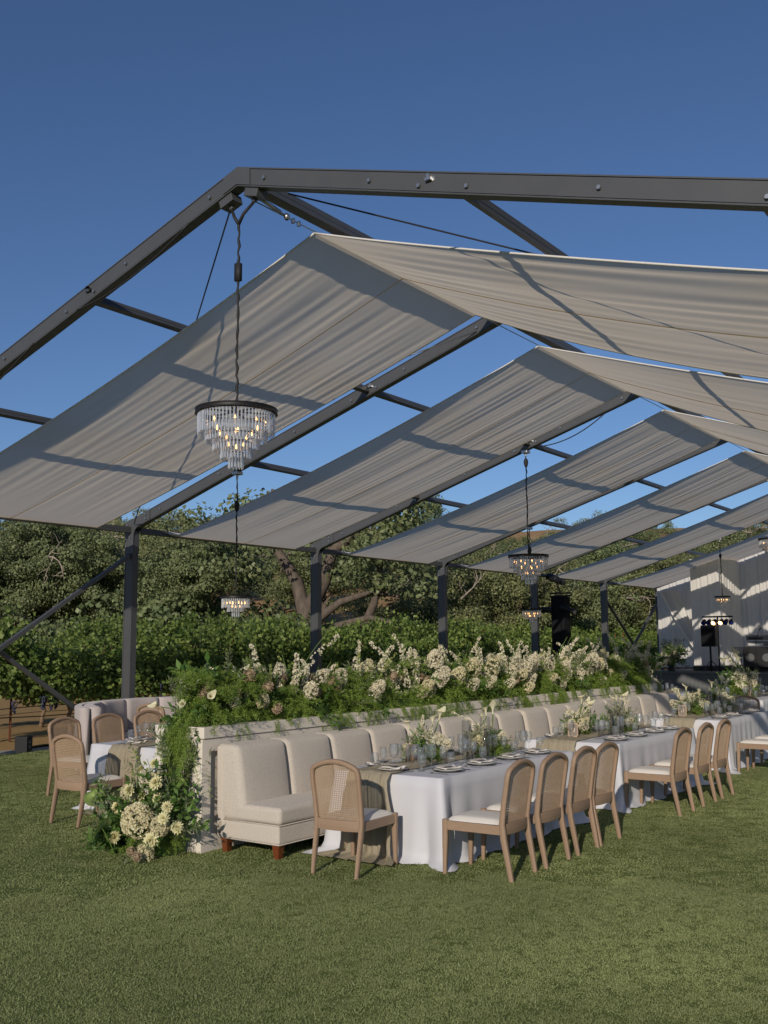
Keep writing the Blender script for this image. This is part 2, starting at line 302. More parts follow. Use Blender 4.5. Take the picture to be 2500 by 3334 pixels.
# turf blades: two emitter sheets with a small tuft instanced on them
def tuft(name, n, rad, h, wd, seed):
    g = np.random.default_rng(seed); a = g.uniform(0, 6.28, n); r = rad*np.sqrt(g.uniform(0, 1, n))
    P = np.stack([r*np.cos(a), r*np.sin(a), np.zeros(n)], 1); D = unit(g.normal(size=(n, 3))*[.75, .75, .0]+[.25, -.2, .55]); L = g.uniform(.6, 1.15, n)*h
    V, F = leaves(P, D, L, wd, .3, seed=seed)
    me = bpy.data.meshes.new(name); me.from_pydata(V.tolist(), [], F.tolist()); me.materials.append(K['blade']); return bpy.data.objects.new(name, me)
def scatter(name, x0, x1, y0, y1, dens, src, seed, label, polygon=None):
    xs = fr(x0, x1, 24); ys = fr(y0, y1, 24); V = [(x, y, gz(x)+.001) for y in ys for x in xs]; F = []
    for j in range(23):
        for i in range(23):
            cx, cy = (xs[i]+xs[i+1])/2, (ys[j]+ys[j+1])/2
            if polygon is None or polygon(cx, cy): F.append((j*24+i, j*24+i+1, (j+1)*24+i+1, (j+1)*24+i))
    o = mesh_np(name, V, F, K['blade']); tag(o, label, 'grass', kind='stuff')
    ng = bpy.data.node_groups.new(name+'_nodes', 'GeometryNodeTree'); ng.interface.new_socket('Geometry', in_out='INPUT', socket_type='NodeSocketGeometry'); ng.interface.new_socket('Geometry', in_out='OUTPUT', socket_type='NodeSocketGeometry')
    N = ng.nodes; gi = N.new('NodeGroupInput'); go = N.new('NodeGroupOutput'); d = N.new('GeometryNodeDistributePointsOnFaces'); d.inputs['Density'].default_value = dens; d.inputs['Seed'].default_value = seed
    ip = N.new('GeometryNodeInstanceOnPoints'); oi = N.new('GeometryNodeObjectInfo'); oi.inputs['Object'].default_value = src; oi.inputs['As Instance'].default_value = True
    rv = N.new('FunctionNodeRandomValue'); rv.data_type = 'FLOAT_VECTOR'; rv.inputs[0].default_value = (-.12, -.12, 0); rv.inputs[1].default_value = (.12, .12, 6.28)
    rs = N.new('FunctionNodeRandomValue'); rs.inputs[2].default_value = .7; rs.inputs[3].default_value = 1.25
    ng.links.new(gi.outputs[0], d.inputs[0]); ng.links.new(d.outputs[0], ip.inputs['Points']); ng.links.new(oi.outputs['Geometry'], ip.inputs['Instance']); ng.links.new(rv.outputs[0], ip.inputs['Rotation']); ng.links.new(rs.outputs[1], ip.inputs['Scale']); ng.links.new(ip.outputs[0], go.inputs[0])
    mdf = o.modifiers.new('scatter', 'NODES'); mdf.node_group = ng; return o
def view_ok(lo, hi):
    def f(x, y):
        dx, dy = x-CAM.x, y-CAM.y; d = math.hypot(dx, dy); a = math.atan2(-dx, dy); return lo <= d < hi and R(8) < a < R(64)
    return f
T1 = tuft('turf_tuft_near', 26, .05, .015, .0018, 1); T2 = tuft('turf_tuft_far', 34, .09, .018, .0030, 2)
scatter('short_grass', -6, 6, -5, 7, 900, T1, 3, 'short green turf blades of the lawn in the foreground', view_ok(2.5, 8.7))
scatter('short_grass', EDGE, 6, -5, 24, 210, T2, 5, 'short green turf blades of the lawn farther from the viewer', view_ok(8.2, 26))
# ------------------------------------------------------------------ tent frame
HR, HE, HW, DB = 6.41, 4.07, 7.474, .19
SL = (HR-HE)/HW; PHI = math.atan(SL); BW = .115
def ztop(x): return HR-SL*abs(x)
tent = empty('tent_frame', (0, 0, 0)); tag(tent, 'charcoal aluminium tent frame of gabled ribs spanning the whole dinner lawn', 'tent frame')
def rafter(side):
    mb = MB(); s = side
    # hollow-looking profile: web face with small lips top and bottom
    xe = HW*s
    def prism(y0, y1, t, b):
        pts = [(0, HR-t), (xe, HE-t), (xe, HE-b), (0, HR-b)]
        vs = [(x, y0, z) for x, z in pts]+[(x, y1, z) for x, z in pts]
        mb.add(vs, [(0, 1, 2, 3), (7, 6, 5, 4), (0, 4, 5, 1), (1, 5, 6, 2), (2, 6, 7, 3), (3, 7, 4, 0)])
    prism(0, BW, 0, .012); prism(.010, BW-.010, .0125, .018); prism(.003, BW-.003, .0185, DB-.0185); prism(.010, BW-.010, DB-.018, DB-.0125); prism(0, BW, DB-.012, DB)
    return mb
bolt_mb = MB(); bolt_mb.lathe([(.0001, -.024), (.017, -.024), (.019, -.018), (.019, 0)], 6)
lug_mb = MB(); lug_mb.box(-.028, .028, -.034, 0, -.012, .012); lug_mb.box(-.014, .014, -.03, 0, .012, .045); lug_mb.box(.028, .05, -.006, 0, -.02, .02)
rotx = Matrix.Rotation(R(-90), 4, 'X')
bm_ = bolt_mb; bm_.v = [tuple(Matrix.Rotation(R(-90), 4, 'X') @ Vector(p)) for p in bm_.v]
protoR = {}
for k in range(7):
    Y = 5.0*k
    for s in (-1, 1):
        if s not in protoR: ra = rafter(s).build('rafter', K['frame'], tent); protoR[s] = ra
        else: ra = protoR[s].copy(); COL.objects.link(ra)
        ra.location = (0, Y, 0)
        if k < 4:
            for i, (dx, dz) in enumerate(((.35, -.10), (1.55, -.10), (2.05, -.13), (2.15, -.075), (2.5, -.12), (3.6, -.10), (4.75, -.13), (5.2, -.08), (6.6, -.1))):
                p = (bolt_mb if i not in (3,) else lug_mb)
                if k == 0 and s == -1 and i == 0: pb = bolt_mb.build('bolt', K['steel'], ra); pl = lug_mb.build('lug', K['steel'], ra); pl.location = (s*2.15, .003, ztop(2.15)-.075); PB, PL = pb.data, pl.data; o = pb
                else:
                    o = bpy.data.objects.new('lug' if i == 3 else 'bolt', PL if i == 3 else PB); link(o, ra)
                o.location = (s*dx, .003, ztop(dx)+dz)
    # knee + column
    for s in (-1, 1):
        g0 = gz(-HW) if s < 0 else 0; mb = MB(); xo = s*HW; w_ = .205
        mb.box(min(xo, xo-s*w_), max(xo, xo-s*w_), .002, BW-.002, g0, HE-.15)
        for yy0, yy1 in ((-.004, .0015), (BW-.0015, BW+.004)):
            mb.box(min(xo, xo-s*.018), max(xo, xo-s*.018), yy0, yy1, g0, HE-.5); mb.box(min(xo-s*(w_-.018), xo-s*w_), max(xo-s*(w_-.018), xo-s*w_), yy0, yy1, g0, HE-.5)
        col = mb.build('column', K['frame'], tent); col.location = (0, Y, 0)
        # gusset plate with a curved inner corner
        pts = [(0, -.012), (.62, -.012+SL*.62), (.62, -DB+.008+SL*.62)]
        for q in range(7):
            t = q/6*math.pi/2; pts.append((.42-.205*math.sin(t), -DB+.008+SL*.42-.01-.19*(1-math.cos(t))))
        pts += [(w_+.004, -.55), (0, -.55)]
        mb = MB(); n = len(pts)
        for (ya, yb) in ((-.010, -.0045), (BW+.0045, BW+.010)):
            vs = [(xo-s*px, ya, HE+pz) for px, pz in pts]+[(xo-s*px, yb, HE+pz) for px, pz in pts]
            mb.add(vs, [tuple(range(n)), tuple(range(2*n-1, n-1, -1))]+[(i, (i+1) % n, n+(i+1) % n, n+i) for i in range(n)])
        kp = mb.build('knee_plate', K['frame'], tent); kp.location = (0, Y, 0)
        if s < 0 and k > 0:
            for px, pz in ((.07, -.05), (.06, -.15), (.05, -.30), (.14, -.26), (.52, .03), (.52, .11), (.05, -.42)):
                o = bpy.data.objects.new('bolt', PB); link(o, kp); o.location = (xo-s*px, -.010, HE+pz)
        mb = MB(); mb.box(xo-s*.10-.16, xo-s*.10+.16, -.05, .16, g0-.02, g0+.012); bp = mb.build('base_plate', K['frame'], tent); bp.location = (0, Y, 0)
# apex plates
for k in range(7):
    mb = MB()
    for ya, yb in ((-.010, -.0005), (BW+.0005, BW+.010)):
        pts = [(-.17, HR-SL*.17-.014), (0, HR-.014), (.17, HR-SL*.17-.014), (.17, HR-SL*.17-DB+.014), (0, HR-DB+.014), (-.17, HR-SL*.17-DB+.014)]; n = 6
        vs = [(x, ya, z) for x, z in pts]+[(x, yb, z) for x, z in pts]
        mb.add(vs, [tuple(range(n)), tuple(range(2*n-1, n-1, -1))]+[(i, (i+1) % n, n+(i+1) % n, n+i) for i in range(n)])
    o = mb.build('apex_plate', K['frame'], tent); o.location = (0, 5.0*k, 0)
# purlins, eave beams, side braces
def purlin(name, x, z, w, h, k, tilt=0):
    mb = MB(); mb.box(-w/2, w/2, 0, 5-BW, -h/2, h/2); mb.box(-w/2-.003, w/2+.003, 0, 5-BW, -.004, .004)
    o = mb.build(name, K['frame'], tent); o.location = (x, 5.0*k+BW, z); o.rotation_euler = (0, tilt, 0); return o
for k in range(6):
    purlin('ridge_purlin', -.01, HR-.075, .13, .11, k)
    for x in (-4.7, -2.22, 2.36, 4.7):
        purlin('purlin', x, ztop(x)-.095, .07, .085, k, math.copysign(PHI, x))
    for s in (-1, 1): purlin('eave_beam', s*(HW-.11), HE-.135, .10, .10, k)
for k in (0, 5):
    for s in (-1, 1):
        xo = s*(HW-.09); g0 = gz(-HW) if s < 0 else 0
        for a, b, dx in (((5.0*k+5, 3.50), (5.0*k+.1, g0+.12), .045), ((5.0*k+.1, 3.50), (5.0*k+5, g0+.10), -.045)):
            mb = MB(); mb.bar((xo+dx, a[0], a[1]), (xo+dx, b[0], b[1]), .06, .075, (1, 0, 0)); mb.build('brace', K['frame'], tent)
# cables along the ridge and sagging power leads under the first ribs
def cable(name, path, r, label, cat='cable', m='cablewrap', grp=None, sag=0, n=14):
    a, b = Vector(path[0]), Vector(path[-1])
    if sag: path = [a.lerp(b, i/n)-Vector((0, 0, sag*4*(i/n)*(1-i/n))) for i in range(n+1)]
    mb = MB(); mb.tube(path, r, 6); o = mb.build(name, K[m], None, True); tag(o, label, cat, grp); return o
RZ = HR-DB-.035
cable('ridge_wire', [(-.04, .25, RZ+.0), (-.04, 30, RZ)], .006, 'thin steel wire strung along the ridge under the rib peaks', 'wire', 'steel')
tb = empty('turnbuckle', (0, 0, 0)); tag(tb, 'long steel turnbuckle tensioning the ridge wire at the nearest peak', 'turnbuckle')
MB().tube([(.06, .12, RZ+.03), (.03, .25, RZ+.01), (-.03, .72, RZ)], .012, 8).build('rod', K['steel'], tb, True)
mb = MB(); mb.tube([(.035, .28, RZ+.008), (-.015, .62, RZ+.002)], .021, 8); mb.build('body', K['steel'], tb, True)
mb = MB(); mb.lathe([(.02, -.03), (.032, -.01), (.032, .01), (.02, .03)], 10, (-.03, .74, RZ)); mb.build('shackle', K['steel'], tb, True)
for q in range(2): MB().box(-.055, -.02, .83+q*.09, .855+q*.09, RZ-.03, RZ+.02).build('clamp', K['steel'], tb)
cable('power_lead', [(-.62, -.02, ztop(.62)-.21), (-2.3, -.02, ztop(2.3)-.21)], .009, 'black cable sagging below upper left side of the nearest rib', sag=.10)
cable('power_lead', [(-3.05, -.02, ztop(3.05)-.2), (-5.6, -.02, ztop(5.6)-.21)], .009, 'black cable sagging below lower left side of the nearest rib', sag=.16)
cable('power_lead', [(-2.1, 10.05, ztop(2.1)-.2), (-.7, 10.05, ztop(.7)-.2)], .010, 'black cable looping under the third rib beside the large chandelier', sag=.14)
cable('brace_wire', [(-.16, .1, HR-DB-.10), (-7.2, 4.95, 4.02)], .008, 'dark diagonal wire from nearest peak down past the first canopy', 'wire')
cable('brace_wire', [(.55, .1, ztop(.55)-DB-.02), (7.1, 4.9, 3.9)], .008, 'dark diagonal wire running right from the nearest peak', 'wire')
cable('brace_wire', [(-.35, 5.0, ztop(.35)-DB+.04), (-2.2, 4.0, ztop(2.2)-.25)], .009, 'short stay wire shackled beside the second rib peak', 'wire', 'steel')
# ------------------------------------------------------------------ shade canopies
def canopy(k, s):
    nx, ny = 74, 150; g = np.random.default_rng(100+k*2+(s > 0)); a0, b0 = 5*k+1.05, 5*k+4.30
    ph = g.uniform(0, 6.28, 12); fr_ = np.concatenate([g.uniform(3, 10, 3), g.uniform(14, 48, 9)]); am = g.uniform(.3, 1, 12)/fr_**.85*.62
    V = []; F = []
    for j in range(ny+1):
        v = j/ny
        for i in range(nx+1):
            u = i/nx; x = u*(HW-.24)
            e = .12*(1-u)-.10*u
            y = a0+(b0-a0)*v + e + (.05*math.sin(math.pi*u)*(1-2*v))
            z = ztop(x)-.25-(.10 if s < 0 else .08+.26*v)*4*u*(1-u)
            z -= .045*math.sin(math.pi*v**.65)*math.sin(math.pi*u)**.6
            env = (.35+.65*(1-u)**.8)*min(1, u*9)*min(1, (1-u)*6)
            wv = sum(am[q]*math.sin(fr_[q]*(v*3.0+.08*math.sin(3*u+ph[q]))+ph[q]) for q in range(12))
            z += (.34 if s < 0 else .22)*wv*env*(.24 if k == 0 else .17)
            V.append((s*x-.03*(1-u), y, z))
    w1 = nx+1
    F = [(j*w1+i, j*w1+i+1, (j+1)*w1+i+1, (j+1)*w1+i) for j in range(ny) for i in range(nx)]
    return V, F
bayn = ['nearest', 'second', 'third', 'fourth', 'fifth', 'farthest']
for k in range(6):
    for s in (-1, 1):
        V, F = canopy(k, s)
        root = empty('shade_canopy', (0, 0, 0)); tag(root, f"grey-white fabric shade panel on the {'left' if s < 0 else 'right'} roof slope of the {bayn[k]} bay", 'canopy', 'fabric shade panels between the tent ribs')
        mesh_np('fabric', V, F, K['canvas'], root, True)
        w1 = 75
        for j, nm in ((0, 'hem'), (150, 'hem')):
            mb = MB(); mb.tube([V[j*w1+i] for i in range(0, w1, 2)], .011, 5); mb.build(nm, K['white'], root, True)
        mb = MB(); mb.tube([(V[(74+(k*7) % 11)*w1+i][0], V[(74+(k*7) % 11)*w1+i][1], V[(74+(k*7) % 11)*w1+i][2]-.002) for i in range(0, w1, 2)], .007, 4); mb.build('seam', K['canvas'], root, True)
        mb = MB(); x = s*(HW-.235); mb.tube([(x, V[74][1]-.16, ztop(HW-.235)-.20), (x, V[74][1]-.02, ztop(HW-.235)-.215), (x, V[150*w1+74][1]+.02, ztop(HW-.235)-.215)], .028, 8); mb.build('eave_sleeve', K['white'], root, True)
# ------------------------------------------------------------------ cane chair (faces +Y, origin on the ground)
def make_chair():
    root = empty('cane_chair')
    SW = .235                                             # half width to stile centre
    def stile(s):
        return [(s*(SW-.012), -.335, 0), (s*(SW-.009), -.310, .14), (s*(SW-.006), -.272, .34), (s*(SW-.004), -.262, .46), (s*(SW), -.285, .62), (s*(SW+.004), -.318, .80)]
    for s in (-1, 1):
        mb = MB(); mb.sweep(stile(s), [(.030, .036), (.036, .044), (.040, .050), (.040, .048), (.038, .044), (.036, .042)], (0, 1, 0), 0, .35); mb.build('rear_leg', K['oak'], root, True, R(50))
        mb = MB(); mb.sweep([(s*.225, .295, 0), (s*.225, .285, .30), (s*.225, .283, .455)], [(.030, .030), (.044, .046), (.046, .048)], (0, 1, 0), 0, .2); mb.build('front_leg', K['oak'], root, True, R(50))
        mb = MB(); mb.bar((s*.228, -.245, .408), (s*.228, .262, .408), .026, .075); mb.build('side_rail', K['oak'], root, bevel=.004)
    # arched crest
    def crest(t): t = min(1, abs(t)); return .80+.070*(1-t**2)+.082*(1-t**26)**.5
    P = []
    for i in range(33):
        t = math.sin(math.pi/2*(-1+2*i/32)); ph = abs(t)
        z = crest(t); x = t*(SW+.004); P.append((x, -.318-(z-.80)*.17, z))
    mb = MB(); mb.sweep(P, [(.040, .042)]*33, (0, 1, .1), 0, .35); mb.build('crest_rail', K['oak'], root, True, R(50))
    mb = MB(); mb.sweep([(-SW+.02, -.262, .415), (-.1, -.282, .413), (.1, -.282, .413), (SW-.02, -.262, .415)], (.088, .030), (0, 1, 0), 0, .15); mb.build('back_rail', K['oak'], root, True, R(50))
    MB().bar((-.20, .283, .408), (.20, .283, .408), .026, .075).build('front_rail', K['oak'], root, bevel=.004)
    # cane webbing: strands of a six-way weave
    mb = MB(); W2 = SW-.016
    def yb(z): return (-.262-(z-.46)*.148) if z < .80 else (-.313-(z-.80)*.17)
    def top(x): return crest(abs(x)/SW)-.018
    def strand(x0, z0, x1, z1, w, dy):
        d = Vector((x1-x0, 0, z1-z0)); L = d.length
        if L < .02: return
        n = Vector((-d.z, 0, d.x)).normalized()*(w/2); k = max(1, int(L/.09)); prev = None
        for i in range(k+1):
            q = i/k; x, z = x0+(x1-x0)*q, z0+(z1-z0)*q; y = yb(z)+dy
            cur = [(x-n.x, y-.0008, z-n.z), (x+n.x, y-.0008, z+n.z), (x+n.x, y+.0008, z+n.z), (x-n.x, y+.0008, z-n.z)]
            if prev: mb.add(prev+cur, [(0, 1, 5, 4), (3, 7, 6, 2), (1, 2, 6, 5), (0, 4, 7, 3)])
            prev = cur
    st = .0185; nx = int(2*W2/st)
    for i in range(nx+1):
        x = -W2+i*2*W2/nx
        for dx in (-.0019, .0019): strand(x+dx, .455, x+dx, top(x), .0024, 0)
    z = .457
    while z < .94:
        xm = W2
        if z > .80:
            lo, hi = 0., W2
            for _ in range(20):
                md = (lo+hi)/2
                if top(md) > z: lo = md
                else: hi = md
            xm = lo
        if xm > .03:
            for dz in (-.0019, .0019): strand(-xm, z+dz, xm, z+dz, .0024, .0018)
        z += st
    for sg in (1, -1):
        for i in range(-40, 60):
            c = i*st*1.0; x0 = -W2; pts = []
            # line z = .455 + sg*(x) + c
            for q in range(61):
                x = -W2+2*W2*q/60; z = .455+sg*x+c
                if .455 <= z <= top(x): pts.append((x, z))
            if len(pts) > 3: strand(pts[0][0], pts[0][1], pts[-1][0], pts[-1][1], .0024, .003+.001*sg)
    mb.build('cane_panel', K['cane'], root)
    # seat cushion: domed pad
    n = 14; V = []; F = []
    for j in range(n+1):
        for i in range(n+1):
            u, v = -1+2*i/n, -1+2*j/n; w_ = .222-.012*(v < 0)*abs(v); x = u*w_; y = .02+v*.265
            e = (1-u**6)*(1-v**6); z = .447+.045*max(0, e)**.45*(1-.18*(u*u+v*v)/2)
            V.append((x, y, z))
    F = [(j*(n+1)+i, j*(n+1)+i+1, (j+1)*(n+1)+i+1, (j+1)*(n+1)+i) for j in range(n) for i in range(n)]
    b = len(V); V += [(x, y, .44) for x, y, z in V[:b]]; F += [(f[3]+b, f[2]+b, f[1]+b, f[0]+b) for f in F]
    mesh_np('seat_cushion', V, F, K['seatcloth'], root, True)
    return root
chair0 = make_chair(); chair_used = []
def place_chair(x, y, rz, label, group, z=None):
    o = chair0 if not chair_used else copy_tree(chair0); chair_used.append(o)
    o.location = (x, y, gz(x) if z is None else z); o.rotation_euler = (0, 0, rz); tag(o, label, 'chair', group); return o
GR = 'cane-backed dining chairs'
place_chair(.80, .76, R(4), 'cane chair at the near end of the front right table, its back to the viewer', GR)
for y, rz, lb in ((1.27, 92, 'nearest cane chair on the lawn side of the front right table, cream seat fully visible'), (1.92, 90, 'second cane chair from the near corner of the front right table'), (2.55, 91, 'third cane chair from the near corner of the front right table'), (3.08, 89, 'fourth and farthest cane chair along the front right table')):
    place_chair(1.83, y, R(rz), lb, GR)
for y, rz, lb in ((5.12, 90, 'cane chair nearest the number 13 sign table corner, cream seat in view'), (5.92, 90, 'second cane chair along the number 13 table'), (6.62, 91, 'third cane chair along the number 13 table')):
    place_chair(1.88, y, R(rz), lb, GR)
for y, lb in ((9.20, 'cane chair with cream seat at right picture edge by number 11 table'), (9.95, 'second cream-seated cane chair at the right picture edge by number 11 table')):
    place_chair(1.95, y, R(90), lb, GR)
place_chair(.80, 12.05, R(180), 'cane chair at the far end of the number 11 table, facing the viewer', GR)
place_chair(-.55, 13.1, R(165), 'cane chair past the far end of the cream banquette', GR)
place_chair(-3.05, .92, R(2), 'cane chair at the near end of the left table, beside the ground flowers', GR)
place_chair(-4.36, 1.80, R(-86), 'leftmost cane chair on the outer side of the left table', GR)
place_chair(-4.40, 2.50, R(-90), 'second cane chair along the outer side of the left table', GR)
place_chair(-4.40, 3.20, R(-90), 'third cane chair along the outer side of the left table, behind wine glasses', GR)
place_chair(-5.45, 4.15, R(10), 'cane chair before the mauve curved booth at the left', GR)
# ------------------------------------------------------------------ banquettes
def rbox(mb, x0, x1, y0, y1, z0, z1, r=.04, n=3, skew=0, puff=0, puffz=0):
    """box with rounded edges; skew leans the top in x"""
    c = Vector(((x0+x1)/2, (y0+y1)/2, (z0+z1)/2)); h = Vector(((x1-x0)/2, (y1-y0)/2, (z1-z0)/2))
    def coords(hh): return [-hh+r*i/n for i in range(n+1)]+[(-hh+r)+(2*hh-2*r)*i/6 for i in range(1, 6)]+[hh-r+r*i/n for i in range(n+1)]
    def P(p):
        q = Vector(p); inner = Vector([max(-hh+r, min(hh-r, v)) for v, hh in zip(q, h)]); d = q-inner
        if d.length > 1e-9: q = inner+d.normalized()*r
        if puff: q.x += puff*max(0, 1-(q.y/h.y)**2)**.5*max(0, 1-(q.z/h.z)**4)*(1 if q.x > 0 else 0)
        if puffz: q.z += puffz*max(0, 1-(q.y/h.y)**4)*max(0, 1-(q.x/h.x)**4)*(1 if q.z > 0 else 0)
        if skew: q.x += skew*(q.z+h.z)/(2*h.z)
        return tuple(c+q)
    gx = coords(h.x); gy = coords(h.y); gzz = coords(h.z)
    def face(fn, A, B, flip):
        vs = [P(fn(a, b)) for b in B for a in A]; k = len(A)
        fs = [(j*k+i, j*k+i+1, (j+1)*k+i+1, (j+1)*k+i) for j in range(len(B)-1) for i in range(k-1)]
        if flip: fs = [f[::-1] for f in fs]
        mb.add(vs, fs)
    face(lambda a, b: (a, b, h.z), gx, gy, False); face(lambda a, b: (a, b, -h.z), gx, gy, True)
    face(lambda a, b: (a, -h.y, b), gx, gzz, False); face(lambda a, b: (a, h.y, b), gx, gzz, True)
    face(lambda a, b: (h.x, a, b), gy, gzz, False); face(lambda a, b: (-h.x, a, b), gy, gzz, True)
    return mb
def weld(o):
    bm = bmesh.new(); bm.from_mesh(o.data); bmesh.ops.remove_doubles(bm, verts=bm.verts, dist=2e-4); bm.to_mesh(o.data); bm.free(); return o
def make_banquette(L=2.84, nch=4):
    root = empty('banquette')
    mb = MB(); rbox(mb, -.395, .395, 0, L, .14, .31, .022); weld(mb.build('base', K['linen'], root, True))
    mb = MB(); rbox(mb, -.40, -.305, .0, L, .135, .985, .025, 3, -.015); weld(mb.build('back_shell', K['linen'], root, True))
    for i in range(nch):
        w_ = L/nch; mb = MB(); rbox(mb, -.335, -.045, i*w_+.004, (i+1)*w_-.004, .30, 1.005, .06, 4, -.105, .035); weld(mb.build('back_cushion', K['linen'], root, True))
    for i in range(2):
        w_ = L/2; mb = MB(); rbox(mb, -.17, .405, i*w_+.002, (i+1)*w_-.002, .312, .465, .04, 4, 0, 0, .012); weld(mb.build('seat_cushion', K['linen'], root, True))
    mb = MB()
    for z in (.311, .142): mb.tube([(-.30, -.003, z), (.398, -.003, z), (.400, .0, z), (.400, L, z)], .0055, 6)
    mb.build('piping', K['linen'], root, True)
    for x in (-.325, .325):
        for y in (.07, L-.07):
            mb = MB(); mb.sweep([(x, y, 0), (x, y, .14)], [(.052, .052), (.085, .085)], (0, 1, 0)); mb.build('leg', K['mahogany'], root)
    return root
b0 = make_banquette(); SX = -.335
bn = ['nearest cream linen banquette section with channelled back and wooden feet', 'second cream banquette section along the planter, behind the front table', 'third cream banquette section along the planter, behind the number 13 table', 'farthest cream banquette section at the number 11 table']
for i in range(4):
    o = b0 if i == 0 else copy_tree(b0); o.location = (SX-.02, .60+i*2.875, 0); tag(o, bn[i], 'banquette', 'cream linen banquettes')
o = copy_tree(b0); o.location = (-1.91, .75+2.84, gz(-2)); o.rotation_euler = (0, 0, R(180)); tag(o, 'cream banquette on the left side of the planter behind the ground flowers', 'banquette', 'cream linen banquettes')
# ------------------------------------------------------------------ planter wall
pl = empty('planter_wall', (0, 0, 0)); tag(pl, 'long putty-coloured panelled planter wall running between the banquettes', 'planter')
PX0, PX1, PY0, PY1 = -1.44, -.84, .47, 12.45
MB().box(PX0, PX1, PY0, PY1, -.01, 1.055).build('body', K['planter'], pl)
n = 5; Lp = (PY1-PY0)/n
for i in range(n):
    mb = MB(); y0, y1 = PY0+i*Lp, PY0+(i+1)*Lp
    for x0, x1 in ((PX1+.001, PX1+.03), (PX0-.03, PX0-.001)):
        mb.box(x0, x1, y0+.0, y0+.10, 0, 1.05); mb.box(x0, x1, y1-.10, y1-.002, 0, 1.05); mb.box(x0, x1, y0+.10, y1-.10, .93, 1.05); mb.box(x0, x1, y0+.10, y1-.10, 0, .16)
    mb.build('panel_frame', K['planter'], pl, bevel=.004)
    mb = MB(); mb.box(PX0-.045, PX1+.045, y0+(.003 if i else -.012), y1-.003, 1.058, 1.165); mb.build('cap', K['planter'], pl, bevel=.006)
mb = MB(); mb.box(PX0-.03, PX1+.03, PY0-.014, PY0-.001, 0, 1.05); mb.build('end_panel', K['planter'], pl)
# ------------------------------------------------------------------ tables, cloths, runners
def make_cloth(Lx, Ly, H, seed, drop=0.0, puddle=.085, gnd=None, amp=.032, nper=220, rows=15):
    g = np.random.default_rng(seed); hx, hy = Lx/2, Ly/2; per = 2*(Lx+Ly); V = []; F = []
    ring = []; rc = .03
    for i in range(nper):
        s = i/nper*per
        if s < Lx: p = (-hx+s, -hy); nrm = (0, -1); c = min(s, Lx-s)
        elif s < Lx+Ly: q = s-Lx; p = (hx, -hy+q); nrm = (1, 0); c = min(q, Ly-q)
        elif s < 2*Lx+Ly: q = s-Lx-Ly; p = (hx-q, hy); nrm = (0, 1); c = min(q, Lx-q)
        else: q = s-2*Lx-Ly; p = (-hx, hy-q); nrm = (-1, 0); c = min(q, Ly-q)
        ring.append((p, nrm, c, s))
    # nearest corner direction for the corner cascade
    ks = g.uniform(10, 46, 9); ph = g.uniform(0, 6.28, 9); am = g.uniform(.3, 1, 9)/np.sqrt(ks/10)
    for r in range(rows):
        t = r/(rows-1)
        for (p, nrm, c, s) in ring:
            wv = sum(am[q]*math.sin(ks[q]*s*1.0/1.6+ph[q]+.6*t) for q in range(9))/2.2
            cor = math.exp(-(c/.085)**2)                  # corner fold stands out
            off = .003+t*(.028+amp*wv)+cor*(.11*t**.8)
            dx, dy = nrm
            if c < .2:                                     # blend normal to diagonal at corners
                sx, sy = (1 if p[0] > 0 else -1), (1 if p[1] > 0 else -1); b = cor*.9; dx, dy = dx*(1-b)+sx*.7*b, dy*(1-b)+sy*.7*b
            dimple = -.05*t*math.exp(-((c-.17)/.06)**2)
            z = H*(1-t)
            if t > .92: off += puddle*(t-.92)/.08*(.6+.5*math.sin(s*9+ph[0])+cor*1.6)
            if r == 0: z = H+.0; off = -.012
            elif r == 1: z = H-.006
            if z < .006: z = .006+abs(.010*math.sin(s*23+ph[1]))
            V.append((p[0]+dx*(off+dimple), p[1]+dy*(off+dimple), z))
    for r in range(rows-1):
        for i in range(nper): F.append((r*nper+i, r*nper+(i+1) % nper, (r+1)*nper+(i+1) % nper, (r+1)*nper+i)[::-1])
    me = bpy.data.meshes.new('tablecloth'); me.from_pydata(V, [], F+[tuple(range(nper))]); me.materials.append(K['damask'])
    me.polygons.foreach_set('use_smooth', [True]*len(F)+[False]); me.update(); return me
